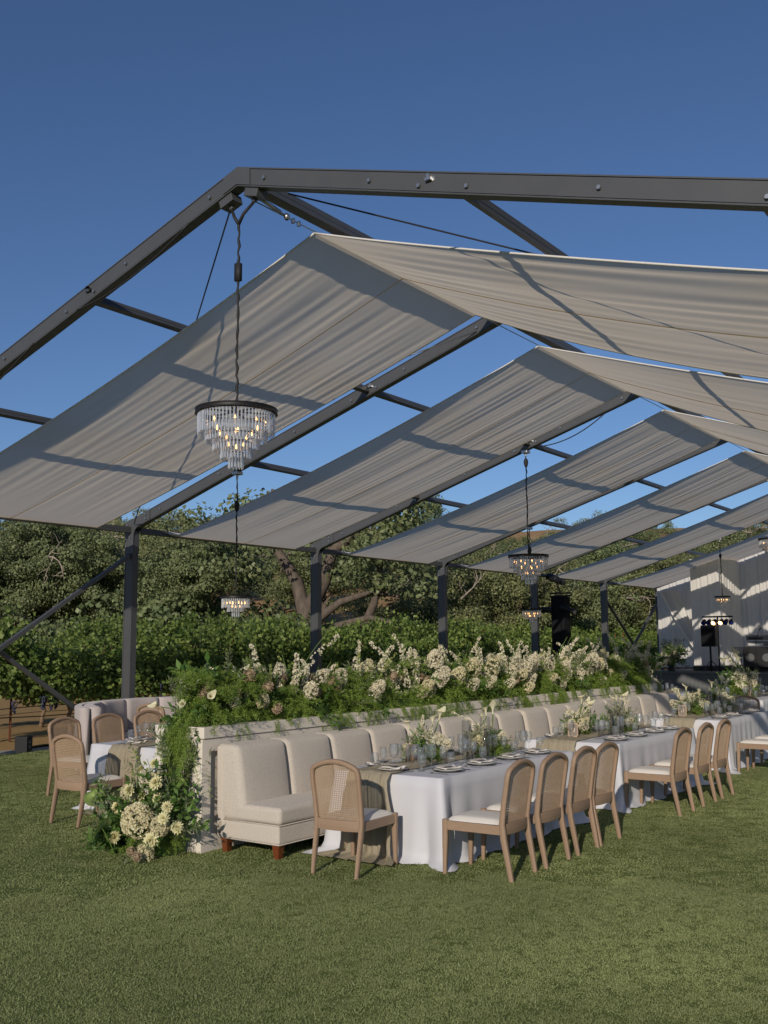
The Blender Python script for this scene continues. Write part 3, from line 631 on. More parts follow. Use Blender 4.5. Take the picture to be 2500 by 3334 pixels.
def make_runner(Lx, Ly, H, w_, seed, near=True, far=True, shift=0, hang=.0):
    """gauze runner: rumpled along the table, falling over the near end to the floor"""
    g = np.random.default_rng(seed); n = 26; path = []
    ov = .07
    if near:
        path += [(-Ly/2-.30, .010, 1.75), (-Ly/2-.20, .018, 1.6), (-Ly/2-.12, .03, 1.35)]
        for q in range(9): t = q/8; path.append((-Ly/2-.075+.012*math.sin(t*5)-.01*(1-t), .07+(H-.12)*t, 1.25-.28*t))
        path.append((-Ly/2-.05, H+.012, .98))
    m = 40
    for q in range(m+1): path.append((-Ly/2+.0+Ly*q/m*(1 if far else .97), H+.010, 1.0-.25*math.sin(math.pi*q/m)**.5))
    if far:
        path.append((Ly/2+.05, H+.005, .95))
        for q in range(5): path.append((Ly/2+.06, H-.08-(H-.35)*q/4, 1.0))
    V = []; F = []; fr1 = g.uniform(2, 7, 5); p1 = g.uniform(0, 6.28, 5)
    for j, (y, z, ws) in enumerate(path):
        flat = z > H-.001
        for i in range(n+1):
            u = -1+2*i/n; x = shift+u*w_/2*ws*(1+.06*math.sin(j*.9+p1[0]))
            wv = sum(math.sin(fr1[q]*u*3+p1[q]+j*.23*(q-2)) for q in range(5))/3
            if flat: V.append((x, y, z+max(0, .026*wv+.014)*(1-abs(u)**4)*(.35 if j < 16 else 1)))
            else:
                wh = (math.sin(fr1[0]*u*4+p1[0])+.7*math.sin(9+fr1[1]*u*6+p1[1])+.4*math.sin(u*31+p1[2]))/1.6; am_ = .012+.05*min(1, max(0, H-z)/.5)
                V.append((x+.02*wh, y-am_*(wh+.75) if y < 0 else y+.02*(wv+.6), max(.008, z+(.022*(wh+1) if z < .05 else 0))))
    F = [(j*(n+1)+i, j*(n+1)+i+1, (j+1)*(n+1)+i+1, (j+1)*(n+1)+i) for j in range(len(path)-1) for i in range(n)]
    me = bpy.data.meshes.new('table_runner'); me.from_pydata(V, [], F); me.materials.append(K['gauze']); me.polygons.foreach_set('use_smooth', [True]*len(F)); me.update(); return me
TABLES = {}
def make_table(key, cx, y0, y1, Lx, desc, H=.76, near=True, seed=1, shift=0, rw=.5):
    Ly = y1-y0; cy = (y0+y1)/2; z0 = gz(cx)
    t = empty('banquet_table', (cx, cy, z0)); tag(t, f'banquet table under white cloth, {desc}', 'table', 'banquet tables')
    MB().box(-Lx/2+.01, Lx/2-.01, -Ly/2+.01, Ly/2-.01, H-.03, H-.004).build('tabletop', K['table'], t)
    for sx in (-1, 1):
        for sy in (-1, 1): MB().tube([(sx*(Lx/2-.1), sy*(Ly/2-.12), 0), (sx*(Lx/2-.1), sy*(Ly/2-.12), H-.03)], .02, 8).build('leg', K['steel'], t, True)
    c = bpy.data.objects.new('tablecloth', make_cloth(Lx, Ly, H, seed)); link(c); c.location = (cx, cy, z0); tag(c, f'white floor-length tablecloth, {desc}', 'tablecloth', 'white tablecloths')
    r = bpy.data.objects.new('table_runner', make_runner(Lx, Ly, H, rw, seed+40, near, False, shift)); link(r); r.location = (cx, cy, z0+.002); tag(r, f'olive taupe gauze runner, {desc}', 'table runner', 'gauze table runners')
    TABLES[key] = (cx, cy, z0+H, Lx, Ly); return TABLES[key]
make_table('A', .79, 1.24, 3.92, 1.18, 'front table on the right of the planter', seed=3, shift=-.16)
make_table('B', .90, 4.90, 7.50, 1.20, 'second right-hand table with the 13 sign', seed=5, shift=-.15)
make_table('C', .88, 9.05, 11.55, 1.15, 'third right-hand table with the 11 sign', seed=7, shift=-.1)
make_table('L', -3.06, 1.42, 4.0, 1.2, 'front table on the left of the planter', H=.77, seed=9, shift=.05)
make_table('D', -.16, 14.75, 17.2, 1.2, 'far table before the stage at right', seed=11)
make_table('F', -2.35, 15.0, 17.4, 1.2, 'far table behind the end of the flower bank', seed=13)
make_table('E', 1.9, 17.6, 20.0, 1.2, 'farthest table at the right picture edge', seed=15)
make_table('G', -4.95, 4.58, 5.75, .92, 'table by the mauve curved booth', seed=17)
# ------------------------------------------------------------------ mauve curved booth
def make_booth(c, r, a0, a1, nseg, H=.98):
    root = empty('curved_booth', (0, 0, gz(c[0])))
    def arc(mb, r0, r1, A, B, z0, z1, lean=0, n=8, rd=.05):
        prof = []; 
        for (rr, z) in ((r1, z0), (r1+lean, z1-rd), (r1+lean-rd*.3, z1-rd*.3), (r1+lean-rd, z1), (r0+lean+rd, z1), (r0+lean+rd*.3, z1-rd*.3), (r0+lean, z1-rd), (r0, z0)): prof.append((rr, z))
        vs = []; k = len(prof)
        for i in range(n+1):
            e = min(1, min(i, n-i)/1.0); t = A+(B-A)*i/n; ins = 0 if 0 < i < n else rd*.25
            for (rr, z) in prof:
                mid = (r0+r1)/2; q = rr+(mid+lean-rr)*(.18 if ins else 0); vs.append((c[0]+math.cos(t)*q, c[1]+math.sin(t)*q, z-(ins if z > z0+.1 else 0)))
        fs = [(i*k+j, i*k+(j+1) % k, (i+1)*k+(j+1) % k, (i+1)*k+j) for i in range(n) for j in range(k)]+[tuple(range(k))[::-1], tuple(n*k+j for j in range(k))]
        mb.add(vs, fs)
    for i in range(nseg):
        A, B = a0+(a1-a0)*i/nseg, a0+(a1-a0)*(i+1)/nseg
        mb = MB(); arc(mb, r-.20, r-.02, A, B, .44, H, .05, 7); mb.build('back_cushion', K['lilac'], root, True)
    mb = MB(); arc(mb, r-.0, r+.12, a0, a1, .06, H-.01, .03, 30, .03); mb.build('back_shell', K['lilac'], root, True)
    mb = MB(); arc(mb, r-.72, r-.03, a0, a1, .08, .46, 0, 30, .05); mb.build('seat', K['lilac'], root, True)
    for t in (a0+.08, (a0+a1)/2, a1-.08):
        for rr in (r-.62, r-.06):
            MB().tube([(c[0]+math.cos(t)*rr, c[1]+math.sin(t)*rr, 0), (c[0]+math.cos(t)*rr, c[1]+math.sin(t)*rr, .09)], .025, 8).build('foot', K['mahogany'], root)
    return root
bo = make_booth((-5.05, 4.75), 1.88, R(252), R(100), 7); tag(bo, 'mauve-grey velvet curved booth with channelled back at far left', 'booth')
# ------------------------------------------------------------------ tableware (prototypes are the first placed pieces)
PROTO = {}
def piece(kind, name, maker, loc, rz, label, cat, group, scale=1):
    if kind not in PROTO: o = maker(); PROTO[kind] = o
    else: o = copy_tree(PROTO[kind])
    o.location = loc; o.rotation_euler = (0, 0, rz); o.scale = (scale,)*3; tag(o, label, cat, group); return o
def mk_plate():
    r = MB().lathe([(.0001, .004), (.095, .004), (.105, .007), (.150, .016), (.152, .018), (.150, .020), (.104, .011), (.094, .009), (.0001, .009)], 32).build('charger_plate', K['china'], None, True)
    MB().lathe([(.1475, .0185), (.1525, .0165), (.1535, .0185), (.1525, .0215), (.1475, .0200)], 32).build('rim', K['rim'], r, True); return r
def mk_plate2():
    return MB().lathe([(.0001, .0), (.075, .0), (.085, .003), (.128, .011), (.130, .0125), (.128, .014), (.084, .006), (.0001, .005)], 32).build('dinner_plate', K['china'], None, True)
def mk_napkin():
    n = 10; V = []
    for j in range(n+1):
        for i in range(n+1):
            u, v = i/n, j/n; V.append((-.115+.23*u, -.06+.12*v+.012*math.sin(u*5), .004+.008*math.sin(u*7+v*2)*(.3+v)+.012*max(0, u-.7)*math.sin(v*9)*3))
    F = [(j*(n+1)+i, j*(n+1)+i+1, (j+1)*(n+1)+i+1, (j+1)*(n+1)+i) for j in range(n) for i in range(n)]; b = len(V)
    V += [(x, y, z-.006) for x, y, z in V]; F += [tuple(q+b for q in f[::-1]) for f in F]
    ed = [i for i in range(n+1)]+[j*(n+1)+n for j in range(1, n+1)]+[n*(n+1)+i for i in range(n-1, -1, -1)]+[j*(n+1) for j in range(n-1, 0, -1)]
    F += [(ed[i], ed[i]+b, ed[(i+1) % len(ed)]+b, ed[(i+1) % len(ed)]) for i in range(len(ed))]
    return mesh_np('napkin', V, F, K['napkin'], None, True)
def mk_card(): return MB().box(-.085, .085, -.045, .045, 0, .0022).build('menu_card', K['card'])
def mk_fork():
    mb = MB(); mb.sweep([(0, -.10, .003), (0, -.02, .006), (0, .035, .003), (0, .055, .004)], [(.010, .003), (.006, .003), (.008, .003), (.022, .002)], (0, 0, 1))
    for x in (-.0085, -.0028, .0028, .0085): mb.sweep([(x, .055, .004), (x, .095, .006)], [(.0036, .002), (.0022, .0015)], (0, 0, 1))
    return mb.build('fork', K['silver'])
def mk_knife():
    mb = MB(); mb.sweep([(0, -.115, .004), (0, -.01, .004)], [(.012, .005), (.010, .004)], (0, 0, 1)); mb.sweep([(0, -.01, .003), (.001, .09, .003), (-.004, .115, .003)], [(.012, .0015), (.018, .0015), (.004, .001)], (0, 0, 1)); return mb.build('knife', K['silver'])
def gob(name, prof, n=20):
    r = empty(name); i = next(j for j, (a, b) in enumerate(prof) if a == 'B')
    foot = prof[:i]; bowl = prof[i+1:]
    MB().lathe(foot, 14).build('stem', K['glass'], r, True); MB().lathe(bowl, n).build('bowl', K['glass'], r, True); return r
def mk_red(): return gob('wine_glass', [(.0001, .001), (.036, .001), (.036, .003), (.010, .007), (.0042, .016), (.0040, .088), (.008, .095), ('B', 0), (.0001, .094), (.018, .098), (.036, .115), (.047, .145), (.046, .175), (.038, .215), (.0345, .232), (.0335, .232), (.037, .215), (.045, .175), (.046, .145), (.035, .117)])
def mk_white(): return gob('wine_glass', [(.0001, .001), (.033, .001), (.033, .003), (.009, .007), (.0040, .016), (.0038, .085), (.007, .092), ('B', 0), (.0001, .091), (.015, .095), (.030, .115), (.036, .145), (.033, .18), (.028, .208), (.027, .208), (.032, .18), (.035, .145), (.029, .117)])
def mk_flute(): return gob('champagne_flute', [(.0001, .001), (.030, .001), (.030, .003), (.008, .007), (.0038, .016), (.0036, .075), (.006, .082), ('B', 0), (.0001, .081), (.012, .088), (.021, .115), (.0245, .155), (.022, .205), (.0195, .225), (.0185, .225), (.021, .205), (.0235, .155), (.020, .117)], 16)
def mk_water(): return gob('water_goblet', [(.0001, .001), (.034, .001), (.034, .003), (.014, .007), (.007, .014), (.0065, .038), (.012, .046), ('B', 0), (.0001, .045), (.024, .050), (.038, .075), (.042, .105), (.038, .135), (.034, .150), (.033, .150), (.037, .135), (.041, .105), (.037, .077)])
tname = {'A': 'on the front right table', 'B': 'on the number 13 table', 'C': 'on the number 11 table', 'L': 'on the front left table', 'D': 'on the stage-side far table', 'F': 'on the flower-bank far table', 'E': 'on the farthest right table', 'G': 'on the booth table'}
def setting(key, x, y, rz, where, full=True, glasses=True):
    cx, cy, H, _, _ = TABLES[key]; T = Matrix.Rotation(rz, 2); tn = tname[key]; z = H+.003
    def W(dx, dy): v = T @ Vector((dx, dy)); return (x+v.x, y+v.y)
    a = U(-.05, .05)
    if full:
        piece('plate', 'charger_plate', mk_plate, (x, y, z), a, f'white charger plate with dark rim {where} {tn}', 'plate', 'charger plates')
        piece('plate2', 'dinner_plate', mk_plate2, (x, y, z+.0105), a, f'white dinner plate on the charger {where} {tn}', 'plate', 'dinner plates')
        piece('napkin', 'napkin', mk_napkin, (*W(.02, .0), z+.030), rz+U(-.2, .2), f'folded ivory napkin on the plate {where} {tn}', 'napkin', 'ivory napkins')
        piece('card', 'menu_card', mk_card, (*W(-.03, .02), z+.052), rz+U(-.1, .1), f'grey menu card on the napkin {where} {tn}', 'card', 'menu cards')
        for q, dx in enumerate((-.185, -.215)): piece('fork', 'fork', mk_fork, (*W(dx, -.02-q*.01), z), rz+U(-.04, .04), f"{'inner' if q == 0 else 'outer'} silver fork {where} {tn}", 'fork', 'silver forks')
        piece('knife', 'knife', mk_knife, (*W(.185, -.02), z), rz+U(-.04, .04), f'silver knife {where} {tn}', 'knife', 'silver knives')
    if glasses:
        for kind, nm, mk, dx, dy, ds in (('red', 'wine_glass', mk_red, .10, .235, 'large round-bowled wine glass'), ('white', 'wine_glass', mk_white, .18, .185, 'slim wine glass'), ('flute', 'champagne_flute', mk_flute, .02, .25, 'tall champagne flute'), ('water', 'water_goblet', mk_water, .235, .105, 'short-stemmed water goblet')):
            piece(kind, nm, mk, (*W(dx+U(-.02, .02), dy+U(-.02, .02)), z), U(0, 6), f'{ds} {where} {tn}', 'glass', 'table glasses')
def lay(key, ys, left=True, right=True, end=None, full=True, rn='lawn-side', ln='banquette-side'):
    cx, cy, H, Lx, Ly = TABLES[key]; nm = ['nearest', 'second', 'third', 'fourth', 'fifth']
    for i, y in enumerate(ys):
        if right: setting(key, cx+Lx/2-.20, y, R(90), f'at the {nm[i]} {rn} place', full)
        if left: setting(key, cx-Lx/2+.20, y, R(-90), f'at the {nm[i]} {ln} place', full)
    if end: setting(key, cx+end, cy-Ly/2+.20, 0, 'at the near-end place', full)
lay('A', (1.68, 2.28, 2.88, 3.48), end=-.08)
lay('B', (5.32, 5.95, 6.58, 7.15))
lay('C', (9.5, 10.1, 10.7, 11.25))
lay('L', (1.98, 2.62, 3.25), end=-.05, rn='banquette-side', ln='lawn-side')
lay('D', (15.1, 15.7, 16.3), full=False)
lay('F', (15.3, 15.9, 16.5), full=False)
lay('E', (17.9, 18.5, 19.1), full=False, left=True, right=False)
lay('G', (4.85, 5.4), full=False)
# ------------------------------------------------------------------ number signs
def sign(key, x, y, rz, txt, label):
    H = TABLES[key][2]; r = empty('table_number_sign', (x, y, H+.022), rz); tag(r, label, 'sign', 'table number signs')
    T = Matrix.Rotation(R(-10), 4, 'X'); w_, h = .125, .175; c = .02
    pts = [(-w_/2+c, 0), (w_/2-c, 0), (w_/2, c), (w_/2, h-c), (w_/2-c, h), (-w_/2+c, h), (-w_/2, h-c), (-w_/2, c)]
    def plate(s, y0, y1):
        mb = MB(); n = 8; q = [(px*s, h/2+(pz-h/2)*s) for px, pz in pts]; vs = [tuple(T @ Vector((px, y0, pz))) for px, pz in q]+[tuple(T @ Vector((px, y1, pz))) for px, pz in q]
        mb.add(vs, [tuple(range(n)), tuple(range(2*n-1, n-1, -1))]+[(i, (i+1) % n, n+(i+1) % n, n+i) for i in range(n)]); return mb
    plate(1, 0, .010).build('frame', K['signframe'], r); plate(.90, -.002, .0).build('face', K['signface'], r); plate(.87, .010, .012).build('back', K['signface'], r)
    mb = MB(); q = [(px*.80, h/2+(pz-h/2)*.83) for px, pz in pts]; mb.tube([tuple(T @ Vector((px, -.0025, pz))) for px, pz in q+[q[0]]], .0009, 4); mb.build('border_line', K['signink'], r)
    mb = MB(); mb.bar(tuple(T @ Vector((0, .012, .10))), (0, .075, -.015), .03, .003); mb.build('easel_leg', K['signframe'], r)
    if txt:
        cu = bpy.data.curves.new('txt', 'FONT'); cu.body = txt; cu.size = .068; cu.align_x = 'CENTER'; cu.align_y = 'CENTER'; cu.extrude = .0006; cu.resolution_u = 3
        to = bpy.data.objects.new('txt', cu); COL.objects.link(to); dg = bpy.context.evaluated_depsgraph_get(); me = bpy.data.meshes.new_from_object(to.evaluated_get(dg)); bpy.data.objects.remove(to)
        me.materials.clear(); me.materials.append(K['signink']); o = bpy.data.objects.new('number', me); link(o, r)
        o.matrix_local = T @ Matrix.Translation((0, -.0035, h/2)) @ Matrix.Rotation(R(90), 4, 'X') @ Matrix.Diagonal((.85, 1, 1, 1))
    return r
sign('B', .78, 5.22, R(22), '13', 'bronze table sign with the number 13 in pale numerals')
sign('C', .72, 9.32, R(22), '11', 'bronze table sign with the number 11 in pale numerals')
sign('A', .56, 1.95, R(255), '', 'bronze table sign seen edge-on beside the front right table flowers')
sign('D', .12, 14.95, R(-60), '', 'tilted bronze table sign on the far table before the stage')
# ------------------------------------------------------------------ glass cylinders with twisted candles
def mk_cyl():
    r = empty('candle_cylinder')
    MB().lathe([(.0001, .002), (.048, .002), (.050, .006), (.050, .40), (.0475, .40), (.0475, .008), (.0001, .008)], 24).build('glass_tube', K['smoke'], r, True)
    P = [(.010*math.sin(q*1.1)*(1 if q < 14 else .3), .010*math.cos(q*1.1)*(1 if q < 14 else .3), .008+q*.0145) for q in range(20)]
    mb = MB(); mb.tube(P, [.014+.004*math.sin(q*2.2) if q < 17 else .008 for q in range(20)], 8); mb.build('candle', K['taper'], r, True); return r
for key, pts in (('A', ((.88, 2.52), (.98, 2.72))), ('B', ((1.0, 5.9), (1.02, 6.12))), ('C', ((.92, 10.0), (1.0, 10.3))), ('D', ((.05, 15.3), (.1, 15.8), (-.4, 15.2))), ('G', ((-5.05, 5.05),)), ('F', ((-2.1, 15.4), (-2.3, 16.1)))):
    for i, (x, y) in enumerate(pts): piece('cyl', 'candle_cylinder', mk_cyl, (x, y, TABLES[key][2]+.012), U(0, 6), f"{['nearer', 'farther', 'left'][i]} glass cylinder with dark candle {tname[key]}", 'candle holder', 'glass candle cylinders', U(.95, 1.12))
# ------------------------------------------------------------------ flower and foliage parts (templates, then copied)
TPL = {}
def sph(n, g): return unit(g.normal(size=(n, 3)))
def tpl_fern(seed, trail=False):
    g = np.random.default_rng(seed); PP = []; DD = []; LL = []; mb = MB()
    for s in range(26 if not trail else 12):
        a = g.uniform(0, 6.28); el = g.uniform(.15, 1.25); L = g.uniform(.22, .42)
        d = np.array([math.cos(a)*math.cos(el), math.sin(a)*math.cos(el), math.sin(el)])
        if trail: d = np.array([g.normal()*.35, -.25+g.normal()*.25, -.2]); L = g.uniform(.3, .62)
        p = np.zeros(3) if not trail else np.array([g.uniform(-.16, .16), g.uniform(-.05, .05), .0]); pts = [p.copy()]; k = 12
        for i in range(k):
            d = unit(d+np.array([0, 0, -.13 if not trail else -.16])+g.normal(size=3)*.07); p = p+d*L/k; pts.append(p.copy())
            m = 8
            PP.append(p+g.normal(size=(m, 3))*.006); dd = unit(g.normal(size=(m, 3))+d*.9); sp = (1-i/k*.6); LL.append(g.uniform(.025, .06, m)*sp); DD.append(dd)
            # fine secondary needles
            q = PP[-1]+dd*(LL[-1][:, None]); PP.append(q); DD.append(unit(dd+g.normal(size=(m, 3))*.9)); LL.append(g.uniform(.02, .04, m))
        mb.tube(pts, .0012, 3, cap=False)
    V, F = leaves(np.concatenate(PP), np.concatenate(DD), np.concatenate(LL), .0036, .4, seed=seed)
    b = len(V); V = np.concatenate([V, np.array(mb.v)]); F = np.concatenate([F, np.array([f for f in mb.f if len(f) == 4])+b]); return V, F
def tpl_branch(seed, L=.45, nl=16, ll=.075, lw=.014, droop=.03, up=True):
    g = np.random.default_rng(seed); mb = MB(); PP = []; DD = []
    for s in range(3):
        a = g.uniform(0, 6.28); d = np.array([math.cos(a)*.45, math.sin(a)*.45, 1.0]); d = unit(d); p = np.zeros(3); pts = [p.copy()]; k = nl
        for i in range(k):
            d = unit(d+np.array([0, 0, -droop])+g.normal(size=3)*.10); p = p+d*L*g.uniform(.85, 1.1)/k; pts.append(p.copy())
            if i > 1:
                for sd in (-1, 1):
                    side = unit(np.cross(d, [math.cos(i*.6+s), math.sin(i*.6+s), .2]))*sd; PP.append(p.copy()); DD.append(unit(side+d*.75+g.normal(size=3)*.2))
        mb.tube(pts, [.0032-.0022*i/k for i in range(k+1)], 4, cap=False)
    n = len(PP); V, F = leaves(PP, DD, g.uniform(.7, 1.15, n)*ll, g.uniform(.8, 1.2, n)*lw, .3, seed=seed)
    b = len(V); return np.concatenate([V, np.array(mb.v)]), np.concatenate([F, np.array(mb.f)+b])
def florets(C, N, r, g):
    """small five-petalled blossoms: centres C, normals N, radius r"""
    n = len(C); A = g.normal(size=(n, 3)); X = unit(np.cross(N, A)); Y = np.cross(N, X); PP = []; DD = []; LL = []
    for k in range(5):
        t = k*2*math.pi/5; PP.append(C); DD.append(unit(X*math.cos(t)+Y*math.sin(t)+N*.45)); LL.append(np.full(n, 1.0)*r)
    P = np.concatenate(PP); D = np.concatenate(DD); L = np.concatenate(LL)*g.uniform(.8, 1.2, 5*n)
    return leaves(P, D, L, L*.42, .35, seed=int(g.integers(1e6)))
def tpl_spike(seed, h=.42, n=62, r=.017, rad=.034, bare=.28):
    g = np.random.default_rng(seed); t = np.sort(g.uniform(0, 1, n)); a = g.uniform(0, 6.28, n); bend = g.normal(size=2)*.09
    rr = rad*(1.05-t*.8); C = np.stack([rr*np.cos(a)+bend[0]*(bare+t)**2, rr*np.sin(a)+bend[1]*(bare+t)**2, h*(bare+t*(1-bare))], 1); N = unit(np.stack([np.cos(a), np.sin(a), .45+0*a], 1))
    V, F = florets(C, N, r*1.0, g); mb = MB(); mb.tube([(bend[0]*q*q, bend[1]*q*q, h*q) for q in np.linspace(0, 1.04, 9)], .003, 4, cap=False)
    b = len(V); nf = len(F); return np.concatenate([V, np.array(mb.v)]), np.concatenate([F, np.array(mb.f)+b]), [0]*nf+[1]*len(mb.f)
def tpl_head(seed, rx=.085, rz=.085, n=150, r=.017, stem=.22, cone=0):
    g = np.random.default_rng(seed); D = sph(n, g); D[:, 2] = np.where(D[:, 2] < -.6, -D[:, 2], D[:, 2]); sc = g.uniform(.86, 1.05, n)[:, None]
    taper = 1-cone*np.clip(D[:, 2:3], -1, 1)*.5; C = D*np.array([rx, rx, rz])*sc*np.concatenate([taper, taper, np.ones_like(taper)], 1)+[0, 0, stem]
    V, F = florets(C, D, r, g); mb = MB(); mb.tube([(0, 0, 0), (.01, 0, stem*.5), (0, 0, stem-rz*.5)], .004, 5, cap=False)
    b = len(V); nf = len(F); return np.concatenate([V, np.array(mb.v)]), np.concatenate([F, np.array(mb.f)+b]), [0]*nf+[1]*len(mb.f)
def tpl_rose(seed, r=.05, layers=6, open_=1.0, stem=.14):
    g = np.random.default_rng(seed); V = []; F = []
    for k in range(layers):
        q = k/(layers-1); m = 4+k; rad = r*(.28+.72*q); tilt = .15+1.15*q*open_
        for i in range(m):
            a = 2*math.pi*i/m+k*.7+g.uniform(-.15, .15); w_ = 2.6/m*1.5; b = len(V)
            for v in range(4):
                for u in range(4):
                    uu = -1+2*u/3; vv = v/3; ang = a+uu*w_*.5*math.sin(math.pi*min(1, .25+vv*.7)); rr = rad*(.25+.75*vv)*math.cos((1-vv)*.2)*(.35+.65*math.sin(min(1.57, tilt))) ; z = r*(1.0-.62*q)*vv*(1.25-.75*min(1.2, tilt)*vv)+.004*k*0-.35*r*q*vv*max(0, tilt-.9)-.1*r*abs(uu)**2*vv
                    V.append((rr*math.cos(ang)*(1+.06*g.normal()*vv), rr*math.sin(ang), z+stem))
            F += [(b+v*4+u, b+v*4+u+1, b+(v+1)*4+u+1, b+(v+1)*4+u) for v in range(3) for u in range(3)]
    mb = MB(); mb.tube([(0, 0, 0), (0, 0, stem)], .004, 5, cap=False); b = len(V); nf = len(F)
    return np.array(V+mb.v), np.array(F+[tuple(i+b for i in f) for f in mb.f]), [0]*nf+[1]*len(mb.f)
def tpl_calla(seed, h=.34, s=1.0):
    g = np.random.default_rng(seed); V = []; F = []; n, m = 18, 9; bx = g.uniform(.02, .10)
    def ax(z): return bx*(z/h)**2
    for j in range(m):
        t = j/(m-1)
        for i in range(n):
            a = -math.pi*1.06+2.12*math.pi*i/(n-1); back = max(0, math.cos(a))
            rr = s*(.007+.004*t+.034*t**3.2)*(1+.10*a/3.3); z = h+s*(.105*t-(.018*(1-back)*t**3)+.040*back**6*t**3)
            lean = s*.030*back**4*t**4; V.append((ax(h)+rr*math.cos(a)+lean, rr*math.sin(a), z))
    F = [(j*n+i, j*n+i+1, (j+1)*n+i+1, (j+1)*n+i) for j in range(m-1) for i in range(n-1)]; nf = len(F)
    mb = MB(); mb.tube([(ax(h*q), 0, h*q) for q in np.linspace(0, 1, 8)], [.006]*8, 6, cap=False); k1 = len(mb.f); mb.tube([(ax(h), 0, h+.03*s), (ax(h)+.002, 0, h+.095*s)], [.0045, .003], 5, cap=False)
    b = len(V); return np.array(V+mb.v), np.array(F+[tuple(i+b for i in f) for f in mb.f]), [0]*nf+[1]*k1+[2]*(len(mb.f)-k1)
def tpl_anth(seed, s=.075, stem=.2):
    V = []; F = []; n, m = 24, 5; g = np.random.default_rng(seed); tl = Matrix.Rotation(R(g.uniform(35, 75)), 3, 'Y')
    for j in range(m):
        q = j/(m-1)
        for i in range(n):
            a = 2*math.pi*i/n; rad = s*(1-.42*max(0, math.cos(a))**7*1.0+.28*max(0, -math.cos(a))**3)
            p = Vector((-rad*math.cos(a)*q+.02*s, rad*math.sin(a)*q*.95, .012*math.sin(q*3)+.01*math.cos(2*a)*q)); p = tl @ p; V.append((p.x, p.y, p.z+stem))
    F = [(j*n+i, j*n+(i+1) % n, (j+1)*n+(i+1) % n, (j+1)*n+i) for j in range(m-1) for i in range(n)]; nf = len(F)
    mb = MB(); mb.tube([(0, 0, 0), (-.01, 0, stem*.6), (0, 0, stem)], .0035, 5, cap=False); k1 = len(mb.f)
    e = tl @ Vector((.55*s, 0, .55*s)); mb.tube([(0, 0, stem+.004), (e.x, e.y, e.z+stem)], [.006, .0035], 6, cap=False)
    b = len(V); return np.array(V+mb.v), np.array(F+[tuple(i+b for i in f) for f in mb.f]), [0]*nf+[1]*k1+[2]*(len(mb.f)-k1)
def tpl_protea(seed, r=.05, stem=.2):
    g = np.random.default_rng(seed); n = 130; D = sph(n, g); C = D*[r*.62, r*.62, r*.75]+[0, 0, stem]; V, F = leaves(C, unit(D+[0, 0, .35]), r*.48, r*.11, .5, seed=seed)
    mb = MB(); mb.ball((0, 0, stem), r*.72, 10); k = len(mb.f); mb.tube([(0, 0, 0), (0, 0, stem)], .004, 5, cap=False); b = len(V); nf = len(F)
    return np.concatenate([V, np.array(mb.v)]), np.concatenate([F, np.array(mb.f)+b]), [0]*(nf+k)+[1]*(len(mb.f)-k)
def tpl_dahlia(seed, r=.07, stem=.10):
    g = np.random.default_rng(seed); P = []; D = []; L = []; N = []
    for k, (el, n, f) in enumerate(((-12, 13, 1.0), (8, 13, .98), (26, 12, .9), (44, 10, .78), (62, 8, .6), (80, 5, .42))):
        for i in range(n):
            a = 2*math.pi*i/n+k*.4+g.normal()*.06; e = R(el+g.normal()*5); d = np.array([math.cos(a)*math.cos(e), math.sin(a)*math.cos(e), math.sin(e)])
            P.append(d*.006+[0, 0, stem+k*.003]); D.append(d); L.append(r*f*g.uniform(.9, 1.08)); N.append([-math.cos(a)*math.sin(e), -math.sin(a)*math.sin(e), math.cos(e)])
    V, F = leaves(P, D, L, np.array(L)*.30, .3, .05, seed, N); mb = MB(); mb.tube([(0, 0, 0), (0, 0, stem)], .004, 5, cap=False); b = len(V); nf = len(F)
    return np.concatenate([V, np.array(mb.v)]), np.concatenate([F, np.array(mb.f)+b]), [0]*nf+[1]*len(mb.f)
def reg(kind, data, mats):
    V, F = data[0], data[1]; me = mesh_np('template', V, F, mats, None, kind.split('_')[0] in ('rose', 'calla', 'anthurium'), data[2] if len(data) > 2 else None)
    TPL.setdefault(kind, []).append(me.data); bpy.data.objects.remove(me)
for s in range(3): reg('fern', tpl_fern(20+s), K['fern']); reg('ruscus', tpl_branch(30+s, .42, 13, .085, .018), K['ruscus']); reg('olive', tpl_branch(40+s, .5, 18, .062, .008, .015), K['olive'])
for s in range(3): reg('trailing_fern', tpl_fern(60+s, True), K['fern'])
for s in range(4): reg('flower_spike', tpl_spike(70+s, .40+.04*s, 64), [K['whitefloret'], K['stem']])
for s in range(2): reg('lime_spike', tpl_spike(80+s, .46, 58, .013, .024), [K['limefloret'], K['stem']])
for s in range(3): reg('hydrangea', tpl_head(90+s, .07, .10, 170, .017, .26, .6), [K['blushfloret'] if s else K['creamfloret'], K['stem']])
reg('big_hydrangea', tpl_head(97, .10, .105, 330, .017, .10), [K['creamfloret'], K['stem']])
for s in range(3): reg('rose', tpl_rose(100+s), [K['petal'], K['stem']]); reg('dahlia', tpl_dahlia(110+s), [K['yellow'], K['stem']])
for s in range(3): reg('calla_lily', tpl_calla(120+s), [K['calla'], K['stem'], K['spadix']])
for s in range(3): reg('anthurium', tpl_anth(130+s), [K['anth'], K['stem'], K['spadix']])
for s in range(2): reg('protea', tpl_protea(140+s), [K['dry'], K['stem']])
def put(parent, kind, loc, tilt=0, az=0, spin=None, sc=1.0, name=None):
    o = bpy.data.objects.new(name or kind.replace('big_', ''), random.choice(TPL[kind])); link(o, parent)
    q = Matrix.Rotation(az, 4, 'Z') @ Matrix.Rotation(tilt, 4, 'Y') @ Matrix.Rotation(U(0, 6.28) if spin is None else spin, 4, 'Z')
    o.matrix_local = Matrix.Translation(loc) @ q @ Matrix.Scale(sc, 4); return o
